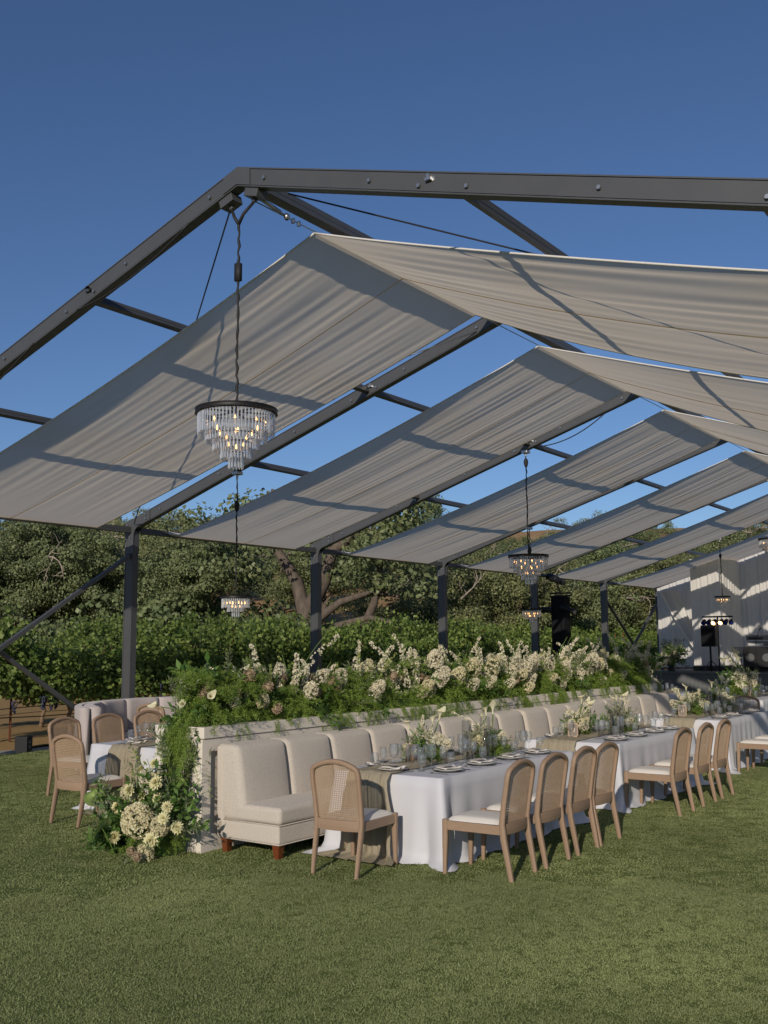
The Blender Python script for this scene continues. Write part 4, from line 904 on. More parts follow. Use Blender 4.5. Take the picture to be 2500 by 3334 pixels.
# ------------------------------------------------------------------ flower bank on the planter
sec = ['nearest section with calla lilies and dried proteas', 'second section with white blossom spikes', 'third section with blush hydrangeas', 'fourth section with ivory roses among cream blossom', 'farthest section ending in calla lilies']
PC = (PX0+PX1)/2
for i in range(5):
    y0, y1 = PY0+i*Lp, PY0+(i+1)*Lp; fb = empty('flower_bank', (PC, (y0+y1)/2, 1.165)); tag(fb, f'fern and flower bank on the planter wall, {sec[i]}', 'flower arrangement', 'flower bank on the planter')
    h = Lp/2
    MB().box(-.2, .2, -h+.08, h-.08, .002, .10).build('foam_tray', K['stem'], fb)
    for q in range(30): put(fb, 'fern', (U(-.22, .20), U(-h+(.12 if i == 0 else 0), h), U(.03, .14)), U(0, .8), U(0, 6.28), sc=U(.75, 1.05))
    for q in range(5 if i == 0 else 10): put(fb, 'trailing_fern', (.31, U(-h+(.5 if i == 0 else .1), h-.1), U(.0, .04)), U(-.2, .2), R(90)+U(-.4, .4), spin=0, sc=U(.3, .62), name='trailing_fern')
    for q in range(20): put(fb, 'fern', (U(-.15, .18), U(-h+.1, h), U(.16, .42)), U(0, 1.0), U(0, 6.28), sc=U(.6, .85))
    for q in range(14): put(fb, 'ruscus', (U(-.2, .25), U(-h, h), .03), U(.1, 1.3), U(0, 6.28), sc=U(.7, 1.1))
    for q in range((2, 6, 8, 8, 8)[i]): put(fb, 'hydrangea', (U(.02, .16), U(-h+.1, h-.1), U(-.02, .16)), U(.7, 1.15), U(-1.2, .5), sc=U(.7, 1.1))
    for q in range(16): put(fb, 'olive', (U(-.2, .2), U(-h, h), .06), U(0, .8), U(0, 6.28), sc=U(.9, 1.25))
    for q in range(5): put(fb, 'ruscus', (U(-.2, .1), U(-h+(.6 if i == 0 else 0), h), .12), U(0, .5), U(0, 6.28), sc=U(.85, 1.1))
    m = (12, 21, 17, 20, 26)[i]
    for q in range(m): put(fb, 'flower_spike', (U(-.18, .18), U(-h+(.9 if i == 0 else 0), h), U(.04, .16)), U(0, .6), U(0, 6.28), sc=U(.9, 1.5))
    for q in range((4, 5, 5, 5, 5)[i]): put(fb, 'lime_spike', (U(-.15, .15), U(-h+(.8 if i == 0 else 0), h), .12), U(0, .2), U(0, 6.28), sc=U(.95, 1.2))
    for q in range((4, 12, 18, 18, 18)[i]): put(fb, 'hydrangea', (U(-.15, .2), U(-h+(1.2 if i == 0 else 0), h), U(.0, .2)), U(0, .9), U(-1.6, 1.6), sc=U(1.0, 1.45))
    for q in range((0, 1, 2, 8, 3)[i]): put(fb, 'rose', (U(.05, .27), U(-.7, .7), U(.10, .28)), U(.5, 1.0), U(-1, .8), sc=U(.9, 1.2))
    for q in range((7, 4, 3, 1, 3)[i]): put(fb, 'protea', (U(-.02, .24), U(-h+.15, h-.1), U(.06, .2)), U(.3, .8), U(-1.6, 1.2), sc=U(.9, 1.3))
    if i == 0:
        for (x, y, z, t, a) in ((-.10, -h+.22, .10, 1.15, -1.9), (-.05, -h+.26, .16, 1.2, -1.2), (.02, -h+.30, .14, 1.25, -.7), (-.12, -h+.34, .2, 1.0, -1.5), (.02, -h+.62, .22, .45, -1.6), (.06, -h+.70, .18, .35, -.6)): put(fb, 'calla_lily', (x, y, z), t, a, sc=.85)
        for q in range(4): put(fb, 'ruscus', (U(-.2, .3), -h+U(.1, .7), .02), U(.6, 1.2), U(-2.6, .6), sc=U(.7, .95))
        for q in range(3): put(fb, 'trailing_fern', (U(-.10, .14), -h-.03, U(-.02, .02)), U(-.1, .1), U(-.3, .3), spin=0, sc=U(.45, .85))
        for (x, y, z, t, a, s) in ((-.02, -h+.42, .16, .8, -.9, 1.5), (.10, -h+.86, .24, .7, -.8, 1.45), (.16, -h+1.0, .2, .9, -.5, 1.2), (.20, -h+1.15, .02, 1.1, -.7, 1.15), (.12, -h+1.9, .12, .9, -.7, 1.1), (.1, -h+2.15, .2, .8, -.6, 1.15)): put(fb, 'protea', (x, y, z), t, a, sc=s)
        put(fb, 'olive', (.05, -h+.55, .2), .1, 0, sc=1.1); put(fb, 'ruscus', (.0, -h+.5, .25), .05, 0, sc=1.35)
    if i == 4:
        for q in range(9): put(fb, 'calla_lily', (U(-.1, .2), h-U(.02, .4), U(.05, .2)), U(.5, 1.2), R(90)+U(-1.2, .3), sc=U(1, 1.25))
# ------------------------------------------------------------------ flower heap on the lawn at the planter end
fl = empty('ground_arrangement', (-1.26, .20, 0)); fl.scale = (1.16, 1.1, 1.2); tag(fl, 'large ground arrangement of dahlias, cream hydrangea and green anthuriums at the planter end', 'flower arrangement')
def fput(*a, **k): return put(fl, *a, **k)
MB().box(-.22, .24, -.05, .2, 0, .14).build('foam_tray', K['stem'], fl)
for q in range(26): fput('ruscus', (U(-.35, .30), U(-.12, .2), U(.02, .3)), U(.5, 1.5), U(-3.6, .3), sc=U(.7, 1.05))
for q in range(10): fput('ruscus', (-.25+U(-.2, .15), -.05+U(-.1, .1), .03), U(1.1, 1.5), R(180)+U(-.9, .9), sc=U(.6, .9))
for q in range(11): fput('olive', (U(-.2, .35), U(-.05, .2), U(.05, .25)), U(.4, 1.4), U(-3.2, .2), sc=U(.8, 1.1))
for q in range(4): fput('olive', (U(-.05, .3), U(.05, .2), U(.25, .5)), U(.05, .45), U(0, 6.28), sc=U(.9, 1.3))
for q in range(3): fput('lime_spike', (U(-.05, .2), .12, U(.25, .5)), U(0, .5), U(0, 6.28), sc=U(.6, .8))
for q in range(7): fput('fern', (U(-.25, .3), U(-.1, .2), U(.0, .2)), U(.3, 1.3), U(-3, 0), sc=U(.5, .75))
for (x, y, z, t, a, s) in ((.28, -.1, .22, 1.1, -60, .75), (-.1, -.06, .42, .9, -100, .7), (-.24, -.1, .12, 1.2, -110, .8), (.2, -.16, .02, 1.2, -80, .75), (.12, .0, .52, .8, -80, .65)): fput('big_hydrangea', (x, y, z), t, R(a), sc=s)
fput('big_hydrangea', (-.28, .05, .3), .6, R(-120), sc=.8); fput('hydrangea', (.05, .05, .35), .5, R(-100), sc=.9)
fput('big_hydrangea', (.07, -.12, .21), .95, R(-70), sc=1.25)
for (x, y, z, t, a, s) in ((.20, -.02, .52, 1.0, -80, 1.0), (.02, .0, .40, .8, -110, .8), (-.16, -.08, .32, 1.1, -100, .95), (.30, -.15, .13, 1.2, -75, 1.05), (-.12, -.14, .12, 1.25, -95, .9), (.42, -.05, .22, 1.1, -40, .85), (.18, .02, .40, 1.0, -90, .8), (-.05, .02, .60, .6, -120, .6), (-.30, .0, .38, 1.0, -140, .7), (-.38, -.02, .30, 1.1, -150, .7), (.10, -.05, .30, 1.1, -70, .9), (-.02, -.10, .46, 1.0, -95, .85), (.30, -.02, .36, 1.1, -60, .8), (-.22, -.12, .2, 1.2, -120, .75), (.14, .0, .66, .8, -90, .7), (.36, -.12, .30, 1.2, -55, .8)):
    fput('dahlia', (x, y-.03, z), t, R(a), sc=s*.88)
for (x, y, z, t, a, s) in ((-.30, -.16, .22, .55, -130, 1.25), (-.12, -.24, .0, .55, -95, 1.35), (.32, .02, .46, .6, -20, .75)): fput('anthurium', (x, y, z), t, R(a), sc=s)
for (x, y, z) in ((.10, .02, .62), (-.08, .05, .70), (-.16, .05, .5)): fput('lime_spike', (x, y, z-.25), .2, R(-90), sc=.8)
for (x, y, z) in ((.16, -.22, .0), (.26, -.25, -.02)): fput('protea', (x, y, z), 1.0, R(-80), sc=.75)
for q in range(2): fput('trailing_fern', (U(.05, .25), .2, U(.75, .95)), U(-.1, .1), U(-.4, .4), spin=0, sc=U(.7, .9))
# ------------------------------------------------------------------ centrepieces
def centre(key, x, y, sc, label, n=1.0):
    H = TABLES[key][2]; r = empty('centrepiece', (x, y, H+.02), U(-.4, .4)); r.scale = (sc*1.2,)*3; tag(r, label, 'flower arrangement', 'table centrepieces')
    MB().lathe([(.0001, .0), (.05, .0), (.075, .02), (.085, .06), (.08, .06), (.07, .025), (.0001, .01)], 18).build('bowl', K['smoke'], r, True)
    for q in range(10): put(r, 'olive' if q % 3 else 'ruscus', (U(-.05, .05), U(-.05, .05), .03), U(.2, 1.25), U(0, 6.28), sc=U(.42, .62))
    for q in range(4): put(r, 'fern', (U(-.05, .05), U(-.05, .05), .05), U(.3, 1.2), U(0, 6.28), sc=U(.4, .5))
    for q in range(int(10*n)): put(r, 'rose', (U(-.06, .06), U(-.06, .06), U(.04, .12)), U(.2, 1.2), U(0, 6.28), sc=U(.85, 1.1))
    for q in range(int(4*n)): put(r, 'hydrangea', (U(-.04, .04), U(-.04, .04), U(.0, .05)), U(.3, 1.2), U(0, 6.28), sc=U(.55, .75))
    for q in range(3): put(r, 'dahlia', (U(-.05, .05), U(-.05, .05), .06), U(.5, 1.3), U(0, 6.28), sc=.75)
    for q in range(3): put(r, 'calla_lily', (U(-.04, .04), U(-.04, .04), .04), U(.05, .5), U(0, 6.28), sc=U(.7, .9))
    for q in range(2): put(r, 'anthurium', (U(-.04, .04), U(-.04, .04), .03), U(.3, 1.0), U(0, 6.28), sc=U(.5, .65))
    for q in range(2): put(r, 'flower_spike', (0, 0, .05), U(.1, .6), U(0, 6.28), sc=.7)
    return r
centre('A', .60, 2.18, 1.0, 'centrepiece of callas and ivory roses nearest on the front right table')
centre('A', .82, 3.05, 1.0, 'second centrepiece with white anthurium on the front right table')
centre('B', .70, 5.55, 1.05, 'centrepiece behind the number 13 sign')
centre('B', .88, 6.45, 1.0, 'second centrepiece on the number 13 table with two tall callas')
centre('C', .72, 9.72, 1.1, 'white and green centrepiece behind the number 11 sign', 1.5)
centre('C', .86, 10.7, 1.2, 'taller centrepiece at the far part of the number 11 table', 1.3)
centre('L', -2.62, 2.05, 1.05, 'centrepiece with green anthuriums on the front left table')
centre('D', -.25, 15.6, 1.9, 'tall centrepiece on the far table before the stage', 1.4)
centre('F', -2.4, 15.8, 1.3, 'centrepiece on the far table behind the flower bank')
centre('G', -4.9, 5.3, 1.0, 'centrepiece on the table by the mauve booth')
# ------------------------------------------------------------------ grape vines
random.seed(21)
def tpl_vine(seed):
    g = np.random.default_rng(seed); n = 3000; y = g.uniform(-.98, .98, n); x = g.normal(size=n)*(.20+.05*np.sin(y*7+seed*2)); z = .72+(1.10+.16*np.sin(y*4.3+seed)+.10*np.sin(y*11+seed*3))*g.beta(1.4, 1.3, n)
    keep = np.abs(x) < .55; P = np.stack([x, y, z], 1)[keep]; D = unit(g.normal(size=P.shape)*[.3, 1, .8]+[0, 0, -.6]); n = len(P)
    V, F = leaves(P, D, g.uniform(.06, .115, n), g.uniform(.032, .055, n), .25, .7, seed, np.stack([np.sign(P[:, 0]), 0*P[:, 0], .55+0*P[:, 0]], 1))
    # shoots above and hanging canes
    PP = []; 
    for s in range(26):
        p = np.array([g.normal()*.12, g.uniform(-.9, .9), 1.65]); d = unit(np.array([g.normal()*.25, g.normal()*.3, 1])); k = int(g.integers(4, 10))
        for i in range(k): p = p+d*.06; d = unit(d+g.normal(size=3)*.15); PP.append(p+g.normal(size=3)*.02)
    V2, F2 = leaves(PP, unit(g.normal(size=(len(PP), 3))), g.uniform(.06, .11, len(PP)), .042, .3, seed=seed+1)
    return np.concatenate([V, V2]), np.concatenate([F, F2+len(V)])
def tpl_trunk(seed):
    g = np.random.default_rng(seed); mb = MB(); P = [(.0, 0, -.05)]; x = y = 0
    for i in range(7): x += g.normal()*.025; y += g.normal()*.03; P.append((x, y, .12+.115*i))
    mb.tube(P, [.055, .045, .040, .038, .040, .045, .06, .055], 7)
    for s in (-1, 1):
        Q = [P[-1]]
        for i in range(6): Q.append((x+g.normal()*.02, y+s*.155*(i+1), .84+g.normal()*.015))
        mb.tube(Q, [.05, .034, .03, .026, .022, .018, .014], 6)
    for q in range(9):
        yy = g.uniform(-.9, .9); mb.tube([(g.normal()*.03, yy, .84), (g.normal()*.12, yy+g.normal()*.06, 1.2), (g.normal()*.2, yy+g.normal()*.12, 1.7)], [.009, .006, .004], 4)
    return mb
def tpl_grape(seed):
    g = np.random.default_rng(seed); mb = MB(); n = 34
    for i in range(n):
        t = i/n; r = .042*(1-t*.75); a = g.uniform(0, 6.28); mb.ball((r*math.cos(a), r*math.sin(a), -.17*t), .0135, 6)
    return mb
VF = []; VT = []; VG = []
for s in range(4):
    V, F = tpl_vine(200+s); o = mesh_np('foliage', V, F, K['vineleaf']); VF.append(o.data); bpy.data.objects.remove(o)
    o = tpl_trunk(210+s).build('trunk', K['vinewood'], None, True); VT.append(o.data); bpy.data.objects.remove(o)
for s in range(2): o = tpl_grape(220+s).build('grape_cluster', K['grape'], None, True); VG.append(o.data); bpy.data.objects.remove(o)
rowx = (-9.75, -12.0, -14.3, -16.8, -19.6, -23)
rl = ['front vine row along the gravel path, hung with blue grapes', 'second vine row', 'third vine row', 'fourth vine row', 'fifth vine row', 'last vine row below the oaks']
for ri, X in enumerate(rowx):
    y = 2.0-ri*.9 if ri < 2 else 6.+ri*2; y1 = (44, 50, 58, 62, 66, 70)[ri]; st = 1.85 if ri < 4 else 2.2
    zg = vin(X, 0)+max(0, -18-X)*.035; i = 0
    while y < y1:
        a = math.atan2(-(X-CAM.x), y-CAM.y)
        if R(12) < a < R(62):
            v = empty('grape_vine', (X+U(-.05, .05), y, zg), math.pi*random.randint(0, 1)); tag(v, f'trellised grape vine of the {rl[ri]}', 'grape vine', f'vines of {rl[ri]}')
            o = bpy.data.objects.new('foliage', random.choice(VF)); link(o, v); o.scale = (1.1, 1.04, U(.84, 1.14) if ri == 0 else U(.88, 1.3))
            if ri < 2:
                o = bpy.data.objects.new('trunk', random.choice(VT)); link(o, v)
            if ri == 0 and y < 14:
                for q in range(9):
                    o = bpy.data.objects.new('grape_cluster', random.choice(VG)); link(o, v); o.location = (U(.08, .26)*random.choice((-1, 1)), U(-.9, .9), U(.70, .98)); o.scale = (U(.9, 1.3),)*3
            if ri < 2 and i % 3 == 1:
                mb = MB(); mb.box(-.022, .022, -.004, .004, -.1, 2.05); mb.box(-.004, .004, -.022, .022, -.1, 2.05); p = mb.build('trellis_post', K['rust']); p.location = (X+.02, y+.6, zg)
                tag(p, f'rusty steel trellis post in the {rl[ri].split(" along")[0]}', 'post', f'trellis posts of row {ri+1}')
        y += st*U(.96, 1.04); i += 1
    if ri < 2:
        for z, r, nm in ((.42, .010, 'drip hose'), (.30, .006, 'lower wire'), (.80, .004, 'fruiting wire'), (1.2, .003, 'upper wire')):
            Q = [(X+.03, yy, zg+z+.015*math.sin(yy*2.1)) for yy in np.linspace(-3, 40, 60)]; mb = MB(); mb.tube(Q, r, 5); tag(mb.build(nm.replace(' ', '_'), K['hose'], None, True), f'{nm} strung low along the {rl[ri].split(" along")[0]}', 'wire')
# black box lamp on the gravel
bx = empty('uplight_box', (-8.42, 3.78, gz(-8.42)-.05), R(25)); tag(bx, 'small black box uplight with white print standing on the gravel by the vines', 'uplight')
MB().box(-.11, .11, -.09, .09, 0, .27).build('housing', K['black'], bx, bevel=.008)
for z, w_ in ((.19, .05), (.165, .07), (.12, .03), (.10, .045), (.08, .03)): MB().box(.112, .1135, -w_/2, w_/2, z, z+.008).build('print', K['bag'], bx)
# ------------------------------------------------------------------ oaks
def make_oak(seed, H=7.5, spread=4.2, nclump=95, per=105, leaf=.20, dead=3, lean=0, fork=.3):
    g = np.random.default_rng(seed); mb = MB(); dms = []; tips = []
    def limb(p, d, r, L, depth, m):
        k = 5; pts = [p]; rs = [r]
        for i in range(k):
            d = unit(d+g.normal(size=3)*.22+np.array([0, 0, .05])); p = p+d*L/k; pts.append(p); rs.append(r*(1-.45*(i+1)/k))
        m.tube([tuple(q) for q in pts], rs, 7 if depth < 2 else 5, cap=False)
        if depth >= 3: tips.append(p); return
        nb = 3 if depth < 2 else 2
        for b in range(nb+(g.random() < .4)):
            a = g.uniform(0, 6.28); sd = np.array([math.cos(a), math.sin(a), g.uniform(-.05, .55)]); limb(pts[-1-(b % 2)], unit(d*.55+sd*.85), rs[-1]*.72, L*g.uniform(.62, .85), depth+1, m)
        tips.append(p)
    base = np.array([0, 0, -.3]); r0 = .045*H
    for f in range(2 if g.random() < fork+.3 else 1):
        limb(base+g.normal(size=3)*[.1, .1, 0], unit(np.array([lean+g.normal()*.35, g.normal()*.35, 1])), r0*(.8 if f else 1), H*.36, 0, mb)
    tips = np.array(tips)
    c = np.array([tips[:, 0].mean(), tips[:, 1].mean(), H*.60])
    # clump centres: around branch ends plus a rough ellipsoid shell
    Cs = [tips[i] + g.normal(size=3)*.35 for i in g.integers(0, len(tips), nclump//2)]
    while len(Cs) < nclump:
        d = sph(1, g)[0]; q = c+d*np.array([spread, spread, H*.42])*g.uniform(.55, 1.0)
        if q[2] > H*.16: Cs.append(q)
    P = []; D = []; NN = []
    for q in Cs:
        rr = g.uniform(.55, 1.05)*spread/4.2; n = int(per*g.uniform(.6, 1.3)); dd = sph(n, g); P.append(q+dd*np.array([rr, rr, rr*.62])*g.uniform(.35, 1, (n, 1))); D.append(unit(np.cross(dd, g.normal(size=(n, 3)))+[0, 0, -.35])); NN.append(dd*.8+unit(q-c)*.7+[0, 0, .25])
    P = np.concatenate(P); D = np.concatenate(D); NN = np.concatenate(NN); keep = P[:, 2] > .4; P, D, NN = P[keep], D[keep], NN[keep]; n = len(P)
    V, F = leaves(P, D, g.uniform(.6, 1.3, n)*leaf, g.uniform(.35, .6, n)*leaf, .25, .55, seed, NN)
    for q in range(dead):                                      # bare grey branches poking out
        a = g.uniform(0, 6.28); p = c+np.array([math.cos(a)*spread*.7, math.sin(a)*spread*.7, g.uniform(-.1, .5)*H*.5]); d = np.array([math.cos(a), math.sin(a), g.uniform(.1, .9)])
        def twig(p, d, r, L, dp):
            pts = [p]
            for i in range(4): d = unit(d+g.normal(size=3)*.3); p = p+d*L/4; pts.append(p)
            dm.tube([tuple(x) for x in pts], [r*(1-.2*i) for i in range(5)], 5, cap=False)
            if dp < 2:
                for b in range(3): twig(pts[1+b], unit(d+g.normal(size=3)*.8), r*.6, L*.6, dp+1)
        dm = MB(); twig(p, unit(d), .065, 2.0, 0); dms.append(dm)
    return mb, V, F, dms
OAK = []
lm = [K['oakleaf'], K['oakleaf2'], K['oakleaf3'], K['oakleaf'], K['oakleaf3'], K['oakleaf2']]
for s in range(6):
    mb, V, F, dms = make_oak(300+s, 7.5, 4.0+.3*(s % 3), 150, 290, .118, 5 if s % 2 else 3)
    t = mb.build('trunk', K['bark'], None, True); c = mesh_np('crown', V, F, lm[s]); ds = [q.build('dead_branch', K['deadwood'], None, True) for q in dms]
    OAK.append([('trunk', t.data), ('crown', c.data)]+[('dead_branch', q.data) for q in ds])
    for o in [t, c]+ds: bpy.data.objects.remove(o)
def oak(px_ang, r, sc, label, group, var=None, sz=None):
    a = R(px_ang); x, y = CAM.x-math.sin(a)*r, CAM.y+math.cos(a)*r; z = max(hill_h(x, y), (vin(x, y)+max(0, -18-x)*.035 if x > -30 else -5))-.05
    t = empty('oak_tree', (x, y, z), U(0, 6.28)); tag(t, label, 'tree', group); v = OAK[random.randrange(6) if var is None else var]; t.scale = (sc, sc, sc*(sz or U(.9, 1.1)))
    for nm, me in v: link(bpy.data.objects.new(nm, me), t)
    return t
la = 57.5
specs = []
ORD = ['first', 'second', 'third', 'fourth', 'fifth', 'sixth', 'seventh', 'eighth', 'ninth', 'tenth', 'eleventh', 'twelfth']
for q, a in enumerate((58, 54.8, 51.5, 48.4, 31.6, 28.6, 25.8, 22.6, 19.5, 16.5)): specs.append((a+U(-.7, .7), U(39, 46), U(.72, .9), f'{ORD[q]} oak from the left in the front line just behind the vineyard', 'oaks behind the vineyard'))
for q in range(13):
  if q not in (6, 8, 10): specs.append((14+q*3.75+U(-.8, .8), U(52, 66), U(.78, 1.02), f'{ORD[9-[0, 1, 2, 3, 4, 5, 7, 9, 11, 12].index(q)]} oak from the left along the middle of the wooded slope', 'oaks on the middle slope'))
for q in range(17):
  if q % 5 != 3: specs.append((12.5+q*2.9+U(-.6, .6), U(74, 92), U(.8, 1.05), 'oak on the upper part of the wooded slope', 'oaks on the upper slope'))
for q in range(20): specs.append((12+q*2.5+U(-.6, .6), U(104, 135), U(.95, 1.2), 'oak on the skyline of the hill', 'oaks on the skyline'))
for a, r, s, l, gname in specs:
    while CAM.x-math.sin(R(a))*r > -15 and CAM.y+math.cos(R(a))*r < 44: r += 4
    if 27 < a < 44 and r > 70: s *= .78
    oak(a, r, s, l, gname)
# the bare-limbed old oak with a pale forked trunk, built by itself
mbt = MB(); 
def lt(pts, rs): mbt.tube(pts, rs, 9, cap=False)
lt([(0, 0, -.4), (.1, 0, .8), (-.05, .1, 1.9), (0, .2, 2.9)], [.42, .33, .29, .28]); lt([(0, .2, 2.7), (-.35, .4, 4.0), (-1.1, .5, 5.2), (-1.5, .5, 6.6), (-1.3, .6, 7.6)], [.30, .24, .18, .13, .07])
lt([(0, .2, 2.7), (.7, .3, 4.0), (1.0, .6, 5.2), (1.7, .9, 6.6), (1.9, .8, 7.8)], [.32, .26, .2, .14, .07]); lt([(1.0, .6, 5.2), (2.2, .7, 6.0), (3.0, .8, 7.3)], [.2, .14, .07])
lt([(.05, .1, 1.5), (1.2, -.3, 2.3), (2.4, -.5, 2.6), (3.3, -.6, 2.4), (4.1, -.6, 1.7)], [.18, .14, .11, .09, .06]); lt([(.1, .1, 2.3), (1.3, .2, 3.2), (2.5, .3, 3.6), (3.5, .4, 3.4)], [.2, .14, .10, .05])
lt([(-1.1, .5, 5.2), (-2.2, .4, 5.8), (-2.8, .5, 7.0)], [.15, .11, .06]); lt([(1.6, .3, .0), (1.9, .4, 1.6), (2.6, .5, 3.2), (2.9, .6, 5.0)], [.2, .18, .15, .1]); lt([(-.9, -.2, -.2), (-.7, -.1, 1.0), (-.2, .1, 2.2)], [.26, .22, .16])
a = R(40.3); r = 38; ox, oy = CAM.x-math.sin(a)*r, CAM.y+math.cos(a)*r; oz = max(hill_h(ox, oy), vin(ox, oy)+max(0, -18-ox)*.035)
ot = empty('oak_tree', (ox, oy, oz), YAW); tag(ot, 'old oak with thick pale forked trunk and bare low limbs behind the second tent post', 'tree')
mbt.build('trunk', K['bark'], ot, True)
g = np.random.default_rng(77); P = []; D = []; NN = []
for q in range(60):
    c = np.array([g.uniform(-4.2, 4.6), g.uniform(-1.5, 2), g.uniform(4.4, 7.4)]) if q < 46 else np.array([g.uniform(1.2, 4.5), g.uniform(-1, 1), g.uniform(3.6, 5.2)])
    n = 95; dd = sph(n, g); P.append(c+dd*np.array([.95, .95, .5])*g.uniform(.3, 1, (n, 1))); D.append(unit(np.cross(dd, g.normal(size=(n, 3)))+[0, 0, -.3])); NN.append(dd+[0, -.4, .2])
P = np.concatenate(P); D = np.concatenate(D); V, F = leaves(P, D, g.uniform(.12, .22, len(P)), g.uniform(.06, .11, len(P)), .25, .55, 5, np.concatenate(NN)); mesh_np('crown', V, F, K['oakleaf'], ot)
# low scrub filling between the trunks
g = np.random.default_rng(5); P = []; D = []; NN = []
for q in range(55):
    dd = sph(70, g); c = np.array([g.uniform(-1.6, 1.6), g.uniform(-1.2, 1.2), g.uniform(.2, 2.0)]); P.append(c+dd*np.array([.6, .6, .45])); D.append(unit(np.cross(dd, g.normal(size=(70, 3))))); NN.append(dd+[0, 0, .3])
P = np.concatenate(P); D = np.concatenate(D); V, F = leaves(P, D, g.uniform(.1, .2, len(P)), g.uniform(.05, .1, len(P)), .3, .55, 6, np.concatenate(NN)); so = mesh_np('scrub', V, F, K['oakleaf2']); SC = so.data; bpy.data.objects.remove(so)
for q in range(34):
    an = U(14, 60); rr = U(33, 60)
    if 36 < an < 41.5 and rr < 52 or 44 < an < 47 and rr > 45: continue
    if CAM.x-math.sin(R(an))*rr > -13 and CAM.y+math.cos(R(an))*rr < 40: rr += 18
    x, y = CAM.x-math.sin(R(an))*rr, CAM.y+math.cos(R(an))*rr; o = bpy.data.objects.new('scrub_bush', SC); link(o); o.location = (x, y, max(hill_h(x, y), vin(x, y)+max(0, -18-x)*.035 if x > -30 else -5)); o.rotation_euler = (0, 0, U(0, 6.28)); o.scale = (U(.9, 1.4),)*3
    tag(o, 'low green scrub bush at the foot of the oaks', 'bush', 'scrub bushes under the oaks')
# ------------------------------------------------------------------ chandeliers
def chandelier(big):
    D_ = .73 if big else .47; R0 = D_/2; tiers = ((1.0, .0, .20, 66), (.80, .10, .17, 54), (.60, .19, .16, 42), (.40, .27, .16, 28), (.19, .36, .15, 14)) if big else ((1.0, 0, .16, 46), (.60, .10, .12, 28), (.26, .18, .12, 12))
    root = empty('chandelier')
    MB().lathe([(R0-.02, -.005), (R0+.012, -.005), (R0+.006, -.02), (R0+.006, -.03), (R0+.012, -.045), (R0-.012, -.045), (R0-.02, -.005)], 40).build('rim', K['black'], root, True, R(40))
    mb = MB()
    for q in range(3): mb.bar((-R0*math.cos(q*1.047), -R0*math.sin(q*1.047), -.02), (R0*math.cos(q*1.047), R0*math.sin(q*1.047), -.02), .02, .012)
    mb.build('spokes', K['black'], root)
    for (f, z, h, n) in tiers:
        mb = MB(); r = (R0-.018)*f
        for i in range(n):
            a = 2*math.pi*i/n; c, s = math.cos(a), math.sin(a); w_ = .017; d = .006; z1 = -.045-z; z0 = z1-h*U(.96, 1.03); tw = U(-.35, .35)
            T = Matrix.Translation((r*c, r*s, 0)) @ Matrix.Rotation(a+math.pi/2+tw, 4, 'Z')
            prof = [(-w_/2, 0), (-w_/4, -d), (w_/4, -d), (w_/2, 0), (w_/4, d), (-w_/4, d)]
            vs = [tuple(T @ Vector((x, y, z1))) for x, y in prof]+[tuple(T @ Vector((x, y, z0+.012))) for x, y in prof]+[tuple(T @ Vector((0, 0, z0)))]
            mb.add(vs, [tuple(range(6))]+[(q, q+6, (q+1) % 6+6, (q+1) % 6) for q in range(6)]+[(q+6, 12, (q+1) % 6+6) for q in range(6)])
        o = mb.build('crystal_tier', K['crystal'], root); o['kind'] = 'stuff'
        MB().lathe([(r-.006, -.043-z), (r+.006, -.043-z), (r+.006, -.050-z), (r-.006, -.050-z), (r-.006, -.043-z)], 30).build('tier_hoop', K['black'], root)
    nb = ((8, .72, .10), (5, .42, .20), (3, .22, .30)) if big else ((6, .6, .085), (3, .3, .14))
    bd = None
    for n, f, z in nb:
        for i in range(n):
            a = 2*math.pi*i/n+f
            if bd is None: o = MB().lathe([(.0001, -.022), (.008, -.018), (.010, -.004), (.006, .014), (.0015, .026), (.0001, .028)], 8).build('bulb', K['bulb'], root, True); bd = o.data
            else: o = bpy.data.objects.new('bulb', bd); link(o, root)
            o.location = (R0*f*math.cos(a), R0*f*math.sin(a), -.03-z)
    return root
CH = {True: None, False: None}
def hang(big, x, y, z, ztop_, label, two=False):
    o = chandelier(big) if CH[big] is None else copy_tree(CH[big])
    if CH[big] is not None:
        for ch in list(o.children):
            if ch.name.startswith('cable') or ch.name.startswith('hook'): bpy.data.objects.remove(ch)
    CH[big] = CH[big] or o
    o.location = (x, y, z); tag(o, label, 'chandelier', 'crystal chandeliers')
    L = ztop_-z; n = max(8, int(L/.035)); P = [(0.005*math.sin(i*1.9)+.005*math.sin(i*.31), .005*math.cos(i*1.7), L*i/n) for i in range(n+1)]
    mb = MB(); mb.tube(P, [.012+.003*math.sin(i*1.3) for i in range(n+1)], 7)
    if two:
        for s in (-1, 1): mb.tube([P[-1], (s*.06, .0, L+.09), (s*.14, .05, L+.20)], [.017, .016, .014], 7)
        mb.box(-.03, .03, -.022, .022, L-.55, L-.38)
    else: mb.lathe([(.001, -.17), (.03, -.12), (.045, -.05), (.035, 0), (.012, .03)], 10, (0, 0, L-.45 if not big else L-.12))
    mb.build('cable', K['cablewrap'], o, True)
    mb = MB(); 
    if two:
        for s in (-1, 1):
            T = Matrix.Translation((s*.16, .055, L+.27)) @ Matrix.Rotation(s*PHI, 4, 'Y'); mb.box(-.085, .085, -.07, .07, -.035, .05, 0, T); mb.box(-.02, .02, -.02, .02, -.07, -.035, 0, T)
    else: mb.box(-.06, .06, -.07, .07, L, L+.05); mb.box(-.015, .015, -.015, .015, L-.06, L)
    mb.build('hook', K['frame'] if two else K['steel'], o, bevel=.006); return o
hang(True, 0, .03, 4.08, 5.85, 'large five-tier crystal chandelier hanging from the nearest peak', True)
